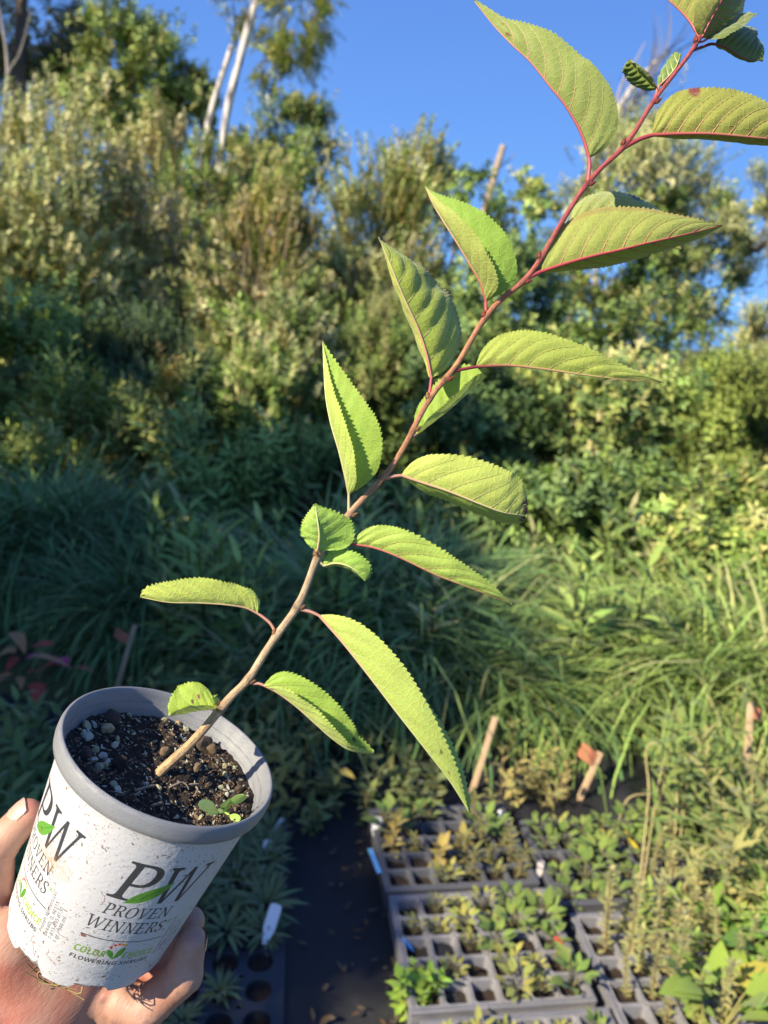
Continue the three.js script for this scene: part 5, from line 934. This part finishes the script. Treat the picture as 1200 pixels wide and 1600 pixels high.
  leaf({ off: 20, ref: 400, pet: [[846, 408, -20], [868, 372, -8], [890, 352]], mid: [[890, 356], [930, 358], [975, 364], [1020, 376], [1064, 389]], halves: [[76, 4, [0.32, 0.37, 0.12], { shape: [0.5, 0.6], puck: 1.6, roll: 0.3 }], [44, 16, UPPER, { shape: [0.35, 1.5] }], [-6, 10, UPPER]], n: 110, petR: 2.2, petColor: RED, rib: [0.45, 0.2, 0.15], spots: [[0.55, 0.98, 0.12, BROWN], [1, 0.3, 0.06, BROWN]], teeth: 30 });
  leaf({ pet: [[818, 441], [828, 433], [838, 428], [847, 424]], mid: [[847, 424], [887, 411, -2], [927, 400, -4], [967, 391, -5], [1007, 381, -5], [1047, 372, -3], [1090, 362, 2], [1128, 352, 8]], halves: [[70, 2, [0.34, 0.40, 0.11], { shape: [0.6, 1.12], edge: true, puck: 0.7 }], [-21, 22, [0.24, 0.32, 0.05], { shape: [0.7, 0.85] }]], petR: 3.5, petColor: RED, rib: RED, veins: 8, ribScale: 1.15, teeth: 44, label: 'broad pointed leaf with a crimson rib' });
  leaf({ pet: [[918, 286], [920, 270], [921, 258], [920, 246]], mid: [[920, 246], [912, 218, -1], [900, 192, -2], [880, 160, -3], [860, 136, -3], [830, 98, -2], [800, 70, 0], [774, 43, 3], [738, -2, 8]], halves: [[-76, -4, [0.33, 0.39, 0.11], { shape: [0.58, 1.02], puck: 0.8 }], [-18, 26, UPPER, {}]], petR: 3.3, petColor: RED, rib: [0.46, 0.18, 0.13], veins: 9, teeth: 50, spots: [[0.8, 0.15, 0.03, MAUVE], [0.86, 0.4, 0.02, MAUVE]], label: 'largest leaf, curving up against the sky' });
  leaf({ pet: [[976, 230], [992, 221], [1006, 215], [1020, 211]], mid: [[1020, 211], [1060, 209, -2], [1110, 209, -4], [1160, 213, -4], [1210, 218, -2], [1268, 228, 6]], halves: [[73, -1, [0.33, 0.39, 0.11], { shape: [0.5, 0.7], puck: 1.1 }], [-8, 22, [0.2, 0.28, 0.05], { shape: [0.8, 0.7] }]], petR: 3.5, petColor: RED, rib: [0.5, 0.16, 0.13], veins: 9, ribScale: 1.3, spots: [[0.3, 0.95, 0.085, [0.34, 0.1, 0.08]]], label: 'wide leaf running out of the right edge' });
  leaf({ pet: [[1019, 160], [1025, 148], [1027, 138]], mid: [[1027, 138], [1012, 120, 2], [997, 105, 4], [984, 92, 6]], halves: [[26, 16, [0.18, 0.27, 0.05], { shape: [0.55, 0.4], puck: 1.05 }], [-5, -6, [0.3, 0.38, 0.12], { tooth: 1 }]], n: 80, teeth: 18, veins: 7, petR: 2.4, petColor: RED, rib: [0.36, 0.3, 0.12], spots: [[0.4, 0.98, 0.09, BROWN]] });
  leaf({ pet: [[1019, 160], [1027, 145], [1029, 136]], mid: [[1029, 135], [1045, 119, 3], [1057, 103, 5], [1063, 84, 8]], halves: [[17, 6, [0.2, 0.3, 0.08], { shape: [0.5, 0.4] }], [-4, 8, UPPER, { tooth: 1 }]], n: 70, teeth: 14, veins: 5, petR: 2, petColor: RED, rib: PALE });
  leaf({ off: 3, pet: [[1086, 72], [1090, 60], [1087, 48]], mid: [[1088, 50], [1078, 34, 1], [1062, 16, 2], [1042, -2, 3], [1005, -34, 8]], halves: [[-52, 2, [0.33, 0.39, 0.11], { shape: [0.5, 0.75] }], [-10, 22, UPPER, {}]], n: 110, petR: 2.9, petColor: RED, rib: [0.46, 0.14, 0.12], veins: 7 });
  leaf({ pet: [[1090, 64], [1096, 58], [1098, 54]], mid: [[1097, 58], [1108, 36, -2], [1118, 18, -3], [1130, -4, -4], [1160, -60, 2]], halves: [[30, -3, [0.33, 0.39, 0.12], { shape: [0.55, 0.7] }], [-42, 30, [0.15, 0.22, 0.045], { shape: [0.55, 0.6] }]], n: 110, petR: 2.9, petColor: RED, rib: RED, veins: 7 });
  leaf({ off: 6, pet: [[1084, 78, -6], [1096, 74], [1110, 69], [1124, 70]], mid: [[1118, 69], [1134, 74, 2], [1152, 85, 4], [1172, 94, 5], [1192, 94, 8]], halves: [[48, 26, [0.16, 0.24, 0.05], { shape: [0.42, 0.36], puck: 1.6 }], [-3, 10, UPPER, { tooth: 1 }]], n: 100, petR: 2.4, petColor: [0.16, 0.03, 0.04], rib: [0.24, 0.08, 0.07], veins: 8, spots: [[1, 0.2, 0.06, MAUVE]] });
  leaf({ off: 4, pet: [[1090, 66, -4], [1100, 64], [1108, 60]], mid: [[1106, 60], [1128, 48, 1], [1152, 35, 2], [1170, 27, 3], [1185, 20, 4]], halves: [[11, 10, [0.2, 0.25, 0.09], { tooth: 1.5 }], [-12, -8, [0.16, 0.22, 0.06], { tooth: 1.5 }]], n: 80, petR: 1.8, petColor: RED, rib: [0.3, 0.16, 0.1], veins: 6, teeth: 20 });
}
renderer.render(scene, camera);
